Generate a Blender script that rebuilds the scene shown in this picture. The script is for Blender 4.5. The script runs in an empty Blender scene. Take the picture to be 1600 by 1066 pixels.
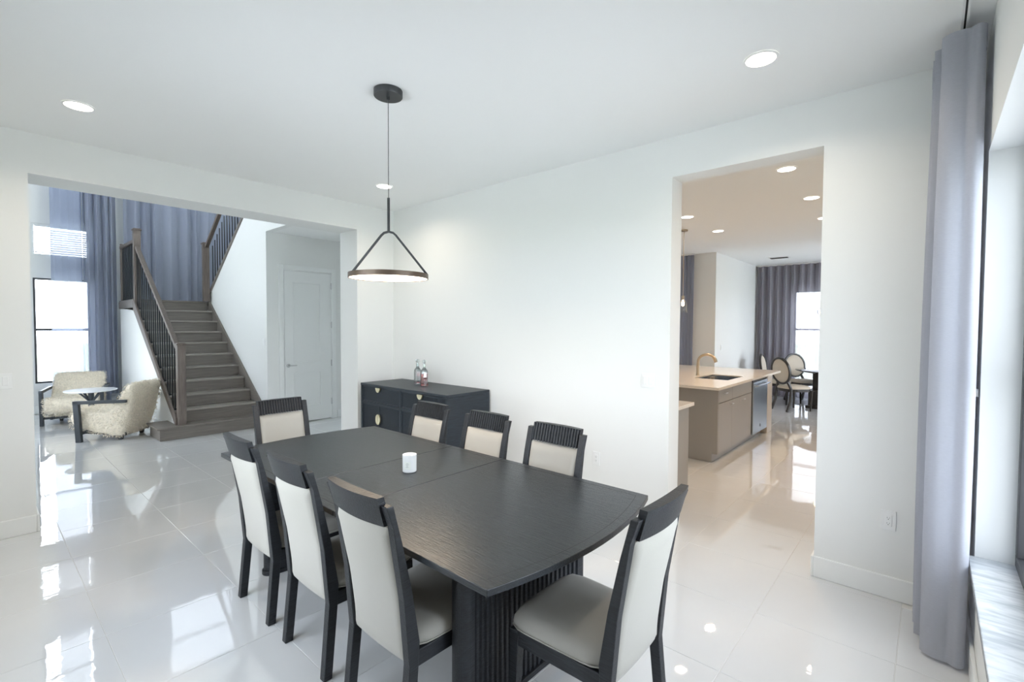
import bpy, bmesh, math, random
from mathutils import Vector, Matrix
random.seed(7)
SC = bpy.context.scene
COL = SC.collection
PI = math.pi

# ------------------------------------------------------------------ camera
F_PX, YAW, PITCH, ROLL = 745.6561, 0.72132, -0.03131, 0.00479
CAM = (5.158, -3.5736, 1.6046)
F_PX, YAW, PITCH, ROLL, CX_, CY_, CZ_ = (745.656148, .721341359, -.0312946235, .00483919801, 5.15810056, -3.5736279, 1.60462436)
CAM = (CX_, CY_, CZ_)
def cam_axes():
    cy, sy, cp, sp = math.cos(YAW), math.sin(YAW), math.cos(PITCH), math.sin(PITCH)
    f = Vector((-sy*cp, cy*cp, sp)); r = Vector((cy, sy, 0)); u = r.cross(f)
    c, s = math.cos(ROLL), math.sin(ROLL)
    return c*r + s*u, -s*r + c*u, f
cr, cu, cf = cam_axes()
cd = bpy.data.cameras.new('camera'); cam = bpy.data.objects.new('camera', cd); COL.objects.link(cam)
cd.sensor_width = 36.0; cd.lens = F_PX/1600*36; cd.clip_start = 0.01; cd.clip_end = 200
cam.matrix_world = Matrix(((cr.x, cu.x, -cf.x, CAM[0]), (cr.y, cu.y, -cf.y, CAM[1]), (cr.z, cu.z, -cf.z, CAM[2]), (0, 0, 0, 1)))
SC.camera = cam

# ------------------------------------------------------------------ view, world, lights
SC.view_settings.view_transform = 'Standard'; SC.view_settings.look = 'None'
SC.view_settings.gamma = 1.0; SC.view_settings.use_curve_mapping = False
SC.view_settings.exposure = 0.0
SC.cycles.use_denoising = True
SC.cycles.max_bounces = 14; SC.cycles.diffuse_bounces = 8; SC.cycles.glossy_bounces = 5
SC.cycles.transparent_max_bounces = 16; SC.cycles.transmission_bounces = 8
SC.cycles.sample_clamp_indirect = 8.0
SC.cycles.caustics_reflective = False; SC.cycles.caustics_refractive = False

w = bpy.data.worlds.new('daylight'); SC.world = w; w.use_nodes = True
bg = w.node_tree.nodes['Background']; bg.inputs[0].default_value = (0.86, 0.93, 1.0, 1); bg.inputs[1].default_value = 12.0

def area(name, loc, rot, sx, sy, e=0, col=(1, 1, 1), portal=False, shape='RECTANGLE', spread=None):
    l = bpy.data.lights.new(name, 'AREA'); l.shape = shape; l.size = sx
    if shape == 'RECTANGLE': l.size_y = sy
    l.energy = e; l.color = col
    if spread: l.spread = spread
    if portal: l.cycles.is_portal = True
    o = bpy.data.objects.new(name, l); COL.objects.link(o); o.location = loc; o.rotation_euler = rot
    return o
RX = (0, PI/2, 0)       # faces -X
LX = (0, -PI/2, 0)      # faces +X
NY = (PI/2, 0, PI)      # faces +Y -> set below
H = 3.05                # ceiling of the dining room, hall and kitchen
HF = 6.05               # ceiling of the double height foyer
FX = -6.75              # far wall of the foyer
# daylight portals in the window openings
area('portal', (5.50, -1.36, 1.47), RX, 1.94, 1.95, portal=True)
area('portal', (5.55, 7.4, 1.4), RX, 2.1, 2.2, portal=True)
area('portal', (2.6, -3.93, 1.47), (-PI/2, 0, 0), 1.7, 1.94, portal=True)
area('portal', (-3.6, -4.3, 4.45), (-PI/2, 0, 0), 3.8, 1.1, portal=True)
area('portal', (FX-.1, -2.44, 1.48), LX, 1.9, .75, portal=True)
area('portal', (FX-.1, -2.44, 3.10), LX, .56, .75, portal=True)
area('portal', (FX-.1, -2.44, 4.9), LX, 1.5, .75, portal=True)
area('portal', (FX-.1, -.28, 5.15), LX, 1.6, 1.3, portal=True)
area('portal', (-3.9, -4.3, 1.5), (-PI/2, 0, 0), 1.6, 2.2, portal=True)
area('portal', (3.68, 9.05, 1.3), (PI/2, 0, 0), 1.9, 2.3, portal=True)
area('portal', (.55, 6.15, 1.3), (PI/2, 0, 0), 1.2, 2.4, portal=True)

# ------------------------------------------------------------------ materials
def srgb(r, g, b):
    f = lambda c: (c/255/12.92) if c/255 <= .04045 else ((c/255+.055)/1.055)**2.4
    return (f(r), f(g), f(b), 1)
MATS = {}
def mat(name, col, rough=.5, metal=0, spec=.5, bump=None, var=None, coat=0, sheen=0):
    """principled material; var=(scale, amount, stretch) noise colour variation; bump=(scale, strength, stretch)"""
    if name in MATS: return MATS[name]
    m = bpy.data.materials.new(name); m.use_nodes = True; nt = m.node_tree; p = nt.nodes['Principled BSDF']
    p.inputs['Base Color'].default_value = col; p.inputs['Roughness'].default_value = rough
    p.inputs['Metallic'].default_value = metal; p.inputs['Specular IOR Level'].default_value = spec
    if coat: p.inputs['Coat Weight'].default_value = coat; p.inputs['Coat Roughness'].default_value = .02
    if sheen: p.inputs['Sheen Weight'].default_value = sheen
    def noise(scale, stretch, detail=4, geo=False):
        tc = nt.nodes.new('ShaderNodeTexCoord'); mp = nt.nodes.new('ShaderNodeMapping'); mp.inputs['Scale'].default_value = stretch
        n = nt.nodes.new('ShaderNodeTexNoise'); n.inputs['Scale'].default_value = scale; n.inputs['Detail'].default_value = detail
        if geo:
            g = nt.nodes.new('ShaderNodeNewGeometry'); nt.links.new(g.outputs['Position'], mp.inputs['Vector'])
        else: nt.links.new(tc.outputs['Object'], mp.inputs['Vector'])
        nt.links.new(mp.outputs[0], n.inputs['Vector']); return n
    if var:
        n = noise(var[0], var[2], geo=len(var) > 3); r = nt.nodes.new('ShaderNodeMix'); r.data_type = 'RGBA'
        a = tuple(c*(1-var[1]) for c in col[:3])+(1,); b = tuple(min(1, c*(1+var[1])) for c in col[:3])+(1,)
        mr = nt.nodes.new('ShaderNodeMapRange'); mr.inputs['From Min'].default_value = .3; mr.inputs['From Max'].default_value = .7
        nt.links.new(n.outputs['Fac'], mr.inputs['Value']); nt.links.new(mr.outputs[0], r.inputs['Factor'])
        r.inputs[6].default_value = a; r.inputs[7].default_value = b; nt.links.new(r.outputs[2], p.inputs['Base Color'])
    if bump:
        n = noise(bump[0], bump[2], 3, geo=len(bump) > 3); bm_ = nt.nodes.new('ShaderNodeBump'); bm_.inputs['Strength'].default_value = bump[1]
        bm_.inputs['Distance'].default_value = .01 if len(bump) < 5 else bump[4]
        nt.links.new(n.outputs['Fac'], bm_.inputs['Height']); nt.links.new(bm_.outputs[0], p.inputs['Normal'])
    MATS[name] = m; return m
def emis(name, col, s):
    m = bpy.data.materials.new(name); m.use_nodes = True; nt = m.node_tree
    for n in list(nt.nodes): nt.nodes.remove(n)
    e = nt.nodes.new('ShaderNodeEmission'); e.inputs[0].default_value = col; e.inputs[1].default_value = s
    o = nt.nodes.new('ShaderNodeOutputMaterial'); nt.links.new(e.outputs[0], o.inputs[0]); MATS[name] = m; return m
def glassy(name, tint=(1, 1, 1, 1), gloss=.08, rough=0.0):
    m = bpy.data.materials.new(name); m.use_nodes = True; nt = m.node_tree
    for n in list(nt.nodes): nt.nodes.remove(n)
    t = nt.nodes.new('ShaderNodeBsdfTransparent'); t.inputs[0].default_value = tint
    g = nt.nodes.new('ShaderNodeBsdfGlossy'); g.inputs['Roughness'].default_value = rough
    lw = nt.nodes.new('ShaderNodeLayerWeight'); lw.inputs[0].default_value = .35
    mm = nt.nodes.new('ShaderNodeMath'); mm.operation = 'MULTIPLY_ADD'; mm.inputs[1].default_value = .6; mm.inputs[2].default_value = gloss
    mx = nt.nodes.new('ShaderNodeMixShader'); o = nt.nodes.new('ShaderNodeOutputMaterial')
    nt.links.new(lw.outputs['Fresnel'], mm.inputs[0]); nt.links.new(mm.outputs[0], mx.inputs[0])
    nt.links.new(t.outputs[0], mx.inputs[1]); nt.links.new(g.outputs[0], mx.inputs[2]); nt.links.new(mx.outputs[0], o.inputs[0])
    MATS[name] = m; return m
def cloth(name, col, transp=.15, transl=.4):
    """woven fabric: diffuse + translucent + open weave (transparent)"""
    m = bpy.data.materials.new(name); m.use_nodes = True; nt = m.node_tree
    for n in list(nt.nodes): nt.nodes.remove(n)
    tc = nt.nodes.new('ShaderNodeTexCoord'); mp = nt.nodes.new('ShaderNodeMapping'); mp.inputs['Scale'].default_value = (60, 60, 900)
    nz = nt.nodes.new('ShaderNodeTexNoise'); nz.inputs['Scale'].default_value = 1.0
    nt.links.new(tc.outputs['Object'], mp.inputs[0]); nt.links.new(mp.outputs[0], nz.inputs['Vector'])
    mc = nt.nodes.new('ShaderNodeMix'); mc.data_type = 'RGBA'
    mc.inputs[6].default_value = tuple(c*.88 for c in col[:3])+(1,); mc.inputs[7].default_value = tuple(c*1.1 for c in col[:3])+(1,)
    nt.links.new(nz.outputs['Fac'], mc.inputs['Factor'])
    d = nt.nodes.new('ShaderNodeBsdfDiffuse'); t = nt.nodes.new('ShaderNodeBsdfTranslucent'); x = nt.nodes.new('ShaderNodeBsdfTransparent')
    nt.links.new(mc.outputs[2], d.inputs[0]); nt.links.new(mc.outputs[2], t.inputs[0])
    a = nt.nodes.new('ShaderNodeMixShader'); a.inputs[0].default_value = transl
    b = nt.nodes.new('ShaderNodeMixShader'); b.inputs[0].default_value = transp
    nt.links.new(d.outputs[0], a.inputs[1]); nt.links.new(t.outputs[0], a.inputs[2])
    nt.links.new(a.outputs[0], b.inputs[1]); nt.links.new(x.outputs[0], b.inputs[2])
    o = nt.nodes.new('ShaderNodeOutputMaterial'); nt.links.new(b.outputs[0], o.inputs[0]); MATS[name] = m; return m

M_WALL = mat('wall_paint', (.80, .81, .80, 1), .7, spec=.2, bump=(180, .04, (1, 1, 1)))
M_CEIL = mat('ceiling_paint', (.85, .86, .855, 1), .8, spec=.15)
M_TRIM = mat('trim_paint', (.84, .855, .85, 1), .35)
M_TILE = mat('polished_porcelain', (.70, .712, .725, 1), .016, spec=.7, var=(1.3, .03, (1, 1, 1), 1), bump=(5.5, .16, (1, 1, 1), 1, .006), coat=.6)
M_GROUT = mat('grout', (.70, .69, .67, 1), .8)
M_BLACKWOOD = mat('black_stained_oak', (.015, .0175, .022, 1), .42, spec=.4, var=(9, .35, (12, 1, 12)), bump=(14, .25, (14, 1, 14)))
M_TABLETOP = mat('black_oak_veneer', (.019, .023, .028, 1), .29, spec=.45, var=(10, .35, (1, 16, 16)), bump=(16, .22, (1, 16, 16)))
M_CREAM = mat('cream_upholstery', (.38, .37, .34, 1), .85, spec=.15, bump=(400, .12, (1, 1, 1)), sheen=.2)
M_SHAG = mat('cream_shag', (.78, .71, .59, 1), .95, spec=.05, var=(45, .12, (1, 1, 1)), bump=(70, .6, (1, 1, 1)), sheen=.3)
M_STAIR = mat('grey_oak', srgb(120, 114, 108), .38, spec=.4, var=(3.5, .13, (14, 1, 14)), bump=(8, .06, (14, 1, 14)))
M_TREAD_LIT = mat('grey_oak_tread_lit', srgb(146, 141, 134), .32, spec=.45, var=(3.5, .12, (14, 1, 14)))  # same grey oak, lightened for the light falling on treads from above
M_NEWEL = mat('grey_oak_dark', srgb(108, 98, 92), .42, spec=.4, var=(5, .2, (10, 10, 1)))
M_IRON = mat('black_iron', (.018, .021, .025, 1), .4, metal=.3)
M_BRONZE = mat('dark_bronze_frame', (.05, .05, .055, 1), .4, metal=.2)
M_BRASS = mat('pale_brass', (.78, .70, .48, 1), .3, metal=1)
M_CHAMP = mat('brushed_champagne', (.60, .50, .38, 1), .28, metal=1)
M_NICKEL = mat('satin_nickel', (.62, .62, .63, 1), .3, metal=1)
M_STEEL = mat('stainless', (.42, .47, .53, 1), .26, metal=1, bump=(6, .03, (60, 60, 1)))
M_QUARTZ = mat('beige_quartz', (.83, .77, .70, 1), .1, spec=.5, var=(40, .03, (1, 1, 1)))
M_CABINET = mat('taupe_cabinet', srgb(152, 147, 141), .38)
M_CABEND = mat('taupe_cabinet_end', srgb(158, 154, 149), .45)
M_MARBLE = None
M_PLASTIC = mat('white_plastic', (.82, .83, .83, 1), .3)
M_DARK = mat('dark_slot', (.03, .03, .03, 1), .6)
M_SIDE = mat('navy_black_oak', (.018, .025, .034, 1), .42, spec=.42, var=(9, .3, (12, 1, 12)))
M_PENDANT = mat('pendant_black', (.03, .033, .036, 1), .45)
M_PENDRING = mat('pendant_ring_bronze', (.10, .07, .05, 1), .4, metal=.4)
M_WAX = mat('white_wax', (.86, .86, .85, 1), .4)
M_FROST = mat('white_frosted_glass', (.74, .75, .75, 1), .12)
M_LABEL = mat('candle_label', (.70, .72, .68, 1), .5)
M_TXT = mat('label_print', (.25, .26, .24, 1), .6)
M_TABWHITE = mat('white_marble_top', (.78, .80, .83, 1), .2, var=(5, .05, (1, 1, 1)))
M_DKFRAME = mat('charcoal_frame', (.035, .042, .05, 1), .45)
M_BLIND = mat('white_blind', (.8, .82, .84, 1), .5)
M_GRASS = mat('lawn', (.45, .49, .36, 1), .9, var=(3, .3, (1, 1, 1)))
M_GLASS = glassy('window_glass', (.965, .97, .98, 1), .04)
M_CLEAR = glassy('clear_glass', (.90, .93, .94, 1), .10)
M_PINK = glassy('rose_liquid', (.90, .58, .56, 1), .05)
M_CURT = cloth('slate_blue_curtain', (.42, .455, .555), .15, .30)
M_SHEER = cloth('slate_blue_sheer', (.42, .47, .60), .12, .35)
M_CURT2 = cloth('grey_lilac_sheer', (.43, .42, .475), .14, .35)
M_CURTR = cloth('grey_blue_linen', (.55, .565, .625), .04, .35)
M_LED = emis('downlight_lens', (1.0, .90, .76, 1), 14)
M_LEDW = emis('ring_diffuser', (1.0, .82, .62, 1), 12)
M_BULB = emis('warm_bulb', (1.0, .72, .42, 1), 12)

def marble():
    m = mat('grey_marble', (.62, .66, .70, 1), .12)
    nt = m.node_tree; p = nt.nodes['Principled BSDF']
    g = nt.nodes.new('ShaderNodeNewGeometry'); mp = nt.nodes.new('ShaderNodeMapping'); mp.inputs['Rotation'].default_value = (0, 0, .5); mp.inputs['Scale'].default_value = (3, 14, 3)
    n = nt.nodes.new('ShaderNodeTexNoise'); n.inputs['Scale'].default_value = 1.6; n.inputs['Detail'].default_value = 8; n.inputs['Distortion'].default_value = .8
    r = nt.nodes.new('ShaderNodeValToRGB'); r.color_ramp.elements[0].position = .35; r.color_ramp.elements[0].color = (.42, .455, .49, 1)
    r.color_ramp.elements[1].position = .6; r.color_ramp.elements[1].color = (.62, .655, .68, 1)
    nt.links.new(g.outputs['Position'], mp.inputs[0]); nt.links.new(mp.outputs[0], n.inputs['Vector']); nt.links.new(n.outputs['Fac'], r.inputs[0]); nt.links.new(r.outputs[0], p.inputs['Base Color'])
    return m
M_MARBLE = marble()

# ------------------------------------------------------------------ mesh helpers
class MB:
    def __init__(s): s.v = []; s.f = []
    def add(s, vs, fs):
        n = len(s.v); s.v += [tuple(v) for v in vs]; s.f += [tuple(i+n for i in f) for f in fs]; return s
    def box(s, x0, x1, y0, y1, z0, z1):
        return s.add([(x0, y0, z0), (x1, y0, z0), (x1, y1, z0), (x0, y1, z0), (x0, y0, z1), (x1, y0, z1), (x1, y1, z1), (x0, y1, z1)],
                     [(3, 2, 1, 0), (4, 5, 6, 7), (0, 1, 5, 4), (1, 2, 6, 5), (2, 3, 7, 6), (3, 0, 4, 7)])
    def prism(s, pts, axis, a, b):
        """polygon pts extruded along axis from a to b; pts are the other two coords in cyclic order (x:(y,z) y:(x,z) z:(x,y))"""
        n = len(pts)
        def P(p, t): return (t, p[0], p[1]) if axis == 'x' else ((p[0], t, p[1]) if axis == 'y' else (p[0], p[1], t))
        vs = [P(p, a) for p in pts]+[P(p, b) for p in pts]
        return s.add(vs, [tuple(range(n))[::-1], tuple(range(n, 2*n))]+[(i, (i+1) % n, (i+1) % n+n, i+n) for i in range(n)])
    def lathe(s, prof, cx=0, cy=0, seg=32, cap=True):
        n = len(prof); vs = []
        for (r, z) in prof:
            for i in range(seg):
                a = 2*PI*i/seg; vs.append((cx+r*math.cos(a), cy+r*math.sin(a), z))
        fs = [(j*seg+i, j*seg+(i+1) % seg, (j+1)*seg+(i+1) % seg, (j+1)*seg+i) for j in range(n-1) for i in range(seg)]
        if cap: fs += [tuple(range(seg))[::-1], tuple((n-1)*seg+i for i in range(seg))]
        return s.add(vs, fs)
    def cyl(s, cx, cy, r, z0, z1, seg=24): return s.lathe([(r, z0), (r, z1)], cx, cy, seg)
    def tube(s, pts, r, seg=10, rect=None, closed=False):
        """sweep of a circle (or rect=(w,h)) along points"""
        pts = [Vector(p) for p in pts]; n = len(pts); rs = r if isinstance(r, (list, tuple)) else [r]*n
        vs = []; up = Vector((0, 0, 1)); prev = None
        for i, p in enumerate(pts):
            if closed: t = (pts[(i+1) % n]-pts[i-1]).normalized()
            else: t = (pts[min(i+1, n-1)]-pts[max(i-1, 0)]).normalized()
            if prev is None:
                a = up if abs(t.z) < .95 else Vector((1, 0, 0))
                u = t.cross(a).normalized()
            else:
                u = (prev-t*prev.dot(t)).normalized()
            prev = u; v = u.cross(t).normalized()
            if rect:
                for (a, b) in ((-1, -1), (1, -1), (1, 1), (-1, 1)): vs.append(p+u*(a*rect[0]/2)+v*(b*rect[1]/2))
            else:
                for k in range(seg):
                    an = 2*PI*k/seg; vs.append(p+u*(rs[i]*math.cos(an))+v*(rs[i]*math.sin(an)))
        m = 4 if rect else seg
        fs = [(j*m+i, j*m+(i+1) % m, (j+1)*m+(i+1) % m, (j+1)*m+i) for j in range(n-1) for i in range(m)]
        if closed: fs += [((n-1)*m+i, (n-1)*m+(i+1) % m, (i+1) % m, i) for i in range(m)]
        else: fs += [tuple(range(m))[::-1], tuple((n-1)*m+i for i in range(m))]
        return s.add(vs, fs)
    def build(s, name, m, parent=None, loc=(0, 0, 0), rz=0, bevel=0, smooth=False, segs=2, kind=None, label=None, sub=0):
        me = bpy.data.meshes.new(name); me.from_pydata(s.v, [], s.f); me.update()
        bm = bmesh.new(); bm.from_mesh(me); bmesh.ops.recalc_face_normals(bm, faces=bm.faces); bm.to_mesh(me); bm.free()
        if smooth:
            me.polygons.foreach_set('use_smooth', [True]*len(me.polygons)); me.set_sharp_from_angle(angle=math.radians(smooth if smooth > 1 else 40))
        me.materials.append(m)
        o = bpy.data.objects.new(name, me); COL.objects.link(o); o.location = loc; o.rotation_euler = (0, 0, rz)
        if parent is not None: o.parent = parent
        if bevel:
            b = o.modifiers.new('bevel', 'BEVEL'); b.width = bevel; b.segments = segs; b.limit_method = 'ANGLE'; b.angle_limit = math.radians(40)
        if sub:
            b = o.modifiers.new('sub', 'SUBSURF'); b.levels = sub; b.render_levels = sub
        if kind: o['kind'] = kind
        if label: o['label'] = label
        return o
def tag(o, label, cat, group=None, kind=None):
    o['label'] = label; o['category'] = cat
    if group: o['group'] = group
    if kind: o['kind'] = kind
    return o
def empty(name, loc=(0, 0, 0), rz=0):
    o = bpy.data.objects.new(name, None); COL.objects.link(o); o.location = loc; o.rotation_euler = (0, 0, rz); o.empty_display_size = .1
    return o
def thing(name, label, cat, loc=(0, 0, 0), rz=0, group=None): return tag(empty(name, loc, rz), label, cat, group)
def copy_tree(o, parent=None):
    c = o.copy(); COL.objects.link(c); c.parent = parent
    for ch in list(o.children): copy_tree(ch, c)
    return c
def struct(name, mb, m, parent=None, **k):
    o = mb.build(name, m, parent, **k)
    if parent is None: o['kind'] = 'structure'
    return o
def sroot(name, loc=(0, 0, 0), rz=0):
    o = empty(name, loc, rz); o['kind'] = 'structure'; return o

# ------------------------------------------------------------------ the setting: shell
YL0, YL1, HL, TL = -3.259, -.508, 2.744, .39      # opening to the foyer in wall_left
XR0, XR1, HR, TR = 3.640, 4.621, 2.748, .19       # opening to the kitchen in wall_back
XW, YB = 5.34, -3.78                              # window wall, wall behind the camera
# sub-floor (grout) under the tiles
g = MB().box(FX-.1, XW+.2, -4.3, 9.0, -.06, -.002); struct('floor', g, M_GROUT)
floor_obj = bpy.data.objects['floor']
# dining left wall
struct('wall_left', MB().box(-TL, 0, YB-.2, YL0, 0, H).box(-TL, 0, YL1, .0, 0, H).box(-TL, 0, YL0, YL1, HL, H), M_WALL)
struct('wall_left_upper', MB().box(-TL, 0, -4.3, 1.3, H+.05, HF), M_WALL)
struct('wall_back', MB().box(-TL, XR0, 0, TR, 0, H).box(XR1, XW+.2, 0, TR, 0, H).box(XR0, XR1, 0, TR, HR, H), M_WALL)
struct('wall_behind_camera', MB().box(-TL, 1.75, YB-.15, YB, 0, H).box(3.45, XW+.2, YB-.15, YB, 0, H).box(1.75, 3.45, YB-.15, YB, 0, .5).box(1.75, 3.45, YB-.15, YB, 2.44, H), M_WALL)
WY0, WY1, WZ0, WZ1 = -2.35, -.375, .49, 2.44
struct('wall_window', MB().box(XW, XW+.2, YB, WY0, 0, H).box(XW, XW+.2, WY1, 0, 0, H).box(XW, XW+.2, WY0, WY1, 0, WZ0-.02).box(XW, XW+.2, WY0, WY1, WZ1, H), M_WALL)
struct('ceiling', MB().box(-TL, XW+.2, YB, 0, H, H+.05), M_CEIL)
# kitchen and nook
struct('kitchen_ceiling', MB().box(-.3, XW+.2, .0, 9.1, H, H+.05), M_CEIL)
struct('wall_kitchen_far', MB().box(-.3, -.1, 5.98, 6.1, 0, H).box(1.2, 1.88, 5.98, 6.1, 0, H).box(-.1, 1.2, 5.98, 6.1, 2.5, H), M_WALL)
struct('wall_nook_left', MB().box(1.88, 2.0, 5.98, 9.0, 0, H), M_WALL)
struct('wall_nook_far', MB().box(1.88, 2.76, 8.9, 9.0, 0, H).box(4.62, XW+.2, 8.9, 9.0, 0, H).box(2.76, 4.62, 8.9, 9.0, 2.45, H).box(2.76, 4.62, 8.9, 9.0, 0, .12), M_WALL)
struct('wall_kitchen_right', MB().box(XW, XW+.2, TR, 6.3, 0, H).box(XW, XW+.2, 8.5, 9.0, 0, H).box(XW, XW+.2, 6.3, 8.5, 2.45, H).box(XW, XW+.2, 6.3, 8.5, 0, .35), M_WALL)
struct('wall_kitchen_left', MB().box(-.38, -.3, TR+.01, 6.1, 0, H), M_WALL)
# foyer: far wall with its window openings
fw = MB()
YA0, YA1 = -2.82, -2.06
YC0, YC1 = -.92, .36
x0, x1 = FX-.12, FX
fw.box(x0, x1, -4.3, YA0, 0, HF)
for (a, b) in ((0, .54), (2.42, 2.82), (3.38, 4.18), (5.62, HF)): fw.box(x0, x1, YA0, YA1, a, b)
fw.box(x0, x1, YA1, YC0, 0, HF)
for (a, b) in ((0, 4.36), (5.94, HF)): fw.box(x0, x1, YC0, YC1, a, b)
fw.box(x0, x1, YC1, 1.4, 0, HF)
struct('wall_foyer_far', fw, M_WALL)
# foyer entrance wall (out of sight to the left, window openings added for more daylight)
struct('wall_foyer_front', MB().box(FX-.1, -4.7, -4.3, -4.2, 0, 3.9).box(-3.1, -.39, -4.3, -4.2, 0, 3.9).box(-4.7, -3.1, -4.3, -4.2, 2.6, 3.9).box(FX-.1, -.39, -4.3, -4.2, 5.0, HF).box(FX-.1, -5.5, -4.3, -4.2, 3.9, 5.0).box(-1.7, -.39, -4.3, -4.2, 3.9, 5.0).box(-4.7, -3.1, -4.3, -4.2, 0, .4), M_WALL)
struct('foyer_ceiling', MB().box(FX-.1, 0, -4.3, 1.4, HF, HF+.05), M_CEIL)
YS = -.52
struct('wall_hall_door', MB().box(-2.7, -2.6, YS+.1, -.28, 0, H).box(-2.7, -2.6, .56, 1.3, 0, H).box(-2.7, -2.6, -.28, .56, 2.5, H), M_WALL)
struct('wall_hall_end', MB().box(-2.7, -.39, 1.2, 1.3, 0, H), M_WALL)
struct('hall_ceiling', MB().box(-2.7, -.39, YS+.1, 1.3, H, H+.05), M_CEIL)
struct('wall_hall_upper', MB().box(-2.6, -.39, YS, YS+.1, H, HF), M_WALL)
struct('wall_stair_end', MB().box(FX, -2.6, 1.0, 1.1, 0, HF), M_WALL)
# wall below the upper flight: diagonal top
RISE, RUN = .1858, .2572
LANDX, LANDZ = -5.239, RISE*11
wp = [(-5.25, 0), (-2.6, 0), (-2.6, HF), (-3.05, HF), (-3.05, 3.71), (-5.25, LANDZ+.12)]
struct('wall_stair', MB().prism(wp, 'y', YS, YS+.1), M_WALL)
struct('wall_closet_back', MB().box(-3.6, -3.5, YS+.1, 1.0, 0, 2.5), M_WALL)

# baseboards
def bb(name, pts_boxes):
    m = MB()
    for (x0, x1, y0, y1) in pts_boxes:
        m.box(x0, x1, y0, y1, 0, .135)
    return struct(name, m, M_TRIM, bevel=.006, segs=2)
b_ = .016
bb('baseboard_left', [(0, b_, YB, YL0), (-TL-b_, b_, YL0, YL0+b_), (0, b_, YL1, 0), (-TL-b_, b_, YL1-b_, YL1)])
bb('baseboard_back', [(0, XR0, -b_, 0), (XR0, XR0+b_, -b_, TR+b_), (XR1, XW, -b_, 0), (XR1-b_, XR1, -b_, TR+b_)])
bb('baseboard_window', [(XW-b_, XW, YB, 0)])
bb('baseboard_behind_camera', [(0, XW, YB, YB+b_)])
bb('baseboard_hall', [(-2.6, -2.6+b_, YS, -.36), (-2.6, -2.6+b_, .64, 1.2), (-2.6, -.39, 1.2-b_, 1.2), (-TL-b_, -TL, YL1, 1.2)])
bb('baseboard_foyer', [(FX, FX+b_, -4.2, -1.6), (-6.5, -3.35, -1.6-b_-.06, -1.66)])
bb('baseboard_nook', [(2.0, 2.0+b_, 6.0, 8.9), (1.25, 2.0, 5.98-b_, 5.98), (2.0, XW, 8.9-b_, 8.9)])

# floor tiles: the 300 that show largest are parts, the rest one joined part
TS = .614
def visible_room(cx, cy):
    if 0 < cx < XW+.1 and YB < cy < .1: return True                     # dining
    if -TL-.1 <= cx <= .1 and YL0-.3 < cy < YL1+.3: return True
    if FX < cx < 0 and -4.2 < cy < 1.2 and not (-6.5 < cx < -3.2 and cy > -1.5): return True
    if XR0-.6 < cx < XW and 0 <= cy < 9: return True
    if -1 < cx < XW and 0 < cy < 6: return True
    if 2 < cx < XW and cy < 9 and cy > 5.9: return True
    return False
tiles = []
i0 = int((FX-4.453)/TS)-1
for i in range(i0, 3):
    for j in range(-8, 16):
        cx, cy = 4.453+TS*(i+.5), -.07+TS*(j+.5)
        if visible_room(cx, cy):
            d = Vector((cx, cy, 0))-Vector(CAM); z = d.dot(cf); u = d.dot(cr)/max(z, .05); v = d.dot(cu)/max(z, .05)
            seen = z > 0 and abs(u) < 1.25 and v > -.95
            tiles.append((d.length+(0 if seen else 50), cx, cy))
tiles.sort()
def tile_mb(cx, cy, m=None):
    m = m or MB(); h = TS/2-.0010; b = .0012
    return m.add([(cx-h, cy-h, -.01), (cx+h, cy-h, -.01), (cx+h, cy+h, -.01), (cx-h, cy+h, -.01),
                  (cx-h, cy-h, -b), (cx+h, cy-h, -b), (cx+h, cy+h, -b), (cx-h, cy+h, -b),
                  (cx-h+b, cy-h+b, 0), (cx+h-b, cy-h+b, 0), (cx+h-b, cy+h-b, 0), (cx-h+b, cy+h-b, 0)],
                 [(0, 1, 5, 4), (1, 2, 6, 5), (2, 3, 7, 6), (3, 0, 4, 7), (4, 5, 9, 8), (5, 6, 10, 9), (6, 7, 11, 10), (7, 4, 8, 11), (8, 9, 10, 11)])
t0 = tile_mb(0, 0).build('tile', M_TILE, floor_obj); t0.location = (tiles[0][1], tiles[0][2], 0)
for (_, cx, cy) in tiles[1:290]:
    t = t0.copy(); COL.objects.link(t); t.parent = floor_obj; t.location = (cx, cy, 0)
rest = MB()
for (_, cx, cy) in tiles[290:]: tile_mb(cx, cy, rest)
if rest.v:
    r_ = rest.build('tile_remainder', M_TILE, floor_obj); r_['kind'] = 'stuff'
# outside lawn
lawn = MB().box(-60, 60, -60, 60, -.5, -.35); struct('ground', lawn, M_GRASS)
struct('bounce_slab', MB().box(-13, 16, -12, 17, -.36, -.30), mat('pale_bounce', (.72, .72, .71, 1), .8, var=(4, .05, (1, 1, 1), 1)))  # added pale slab, bounces daylight indoors without the lawn's green cast

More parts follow.
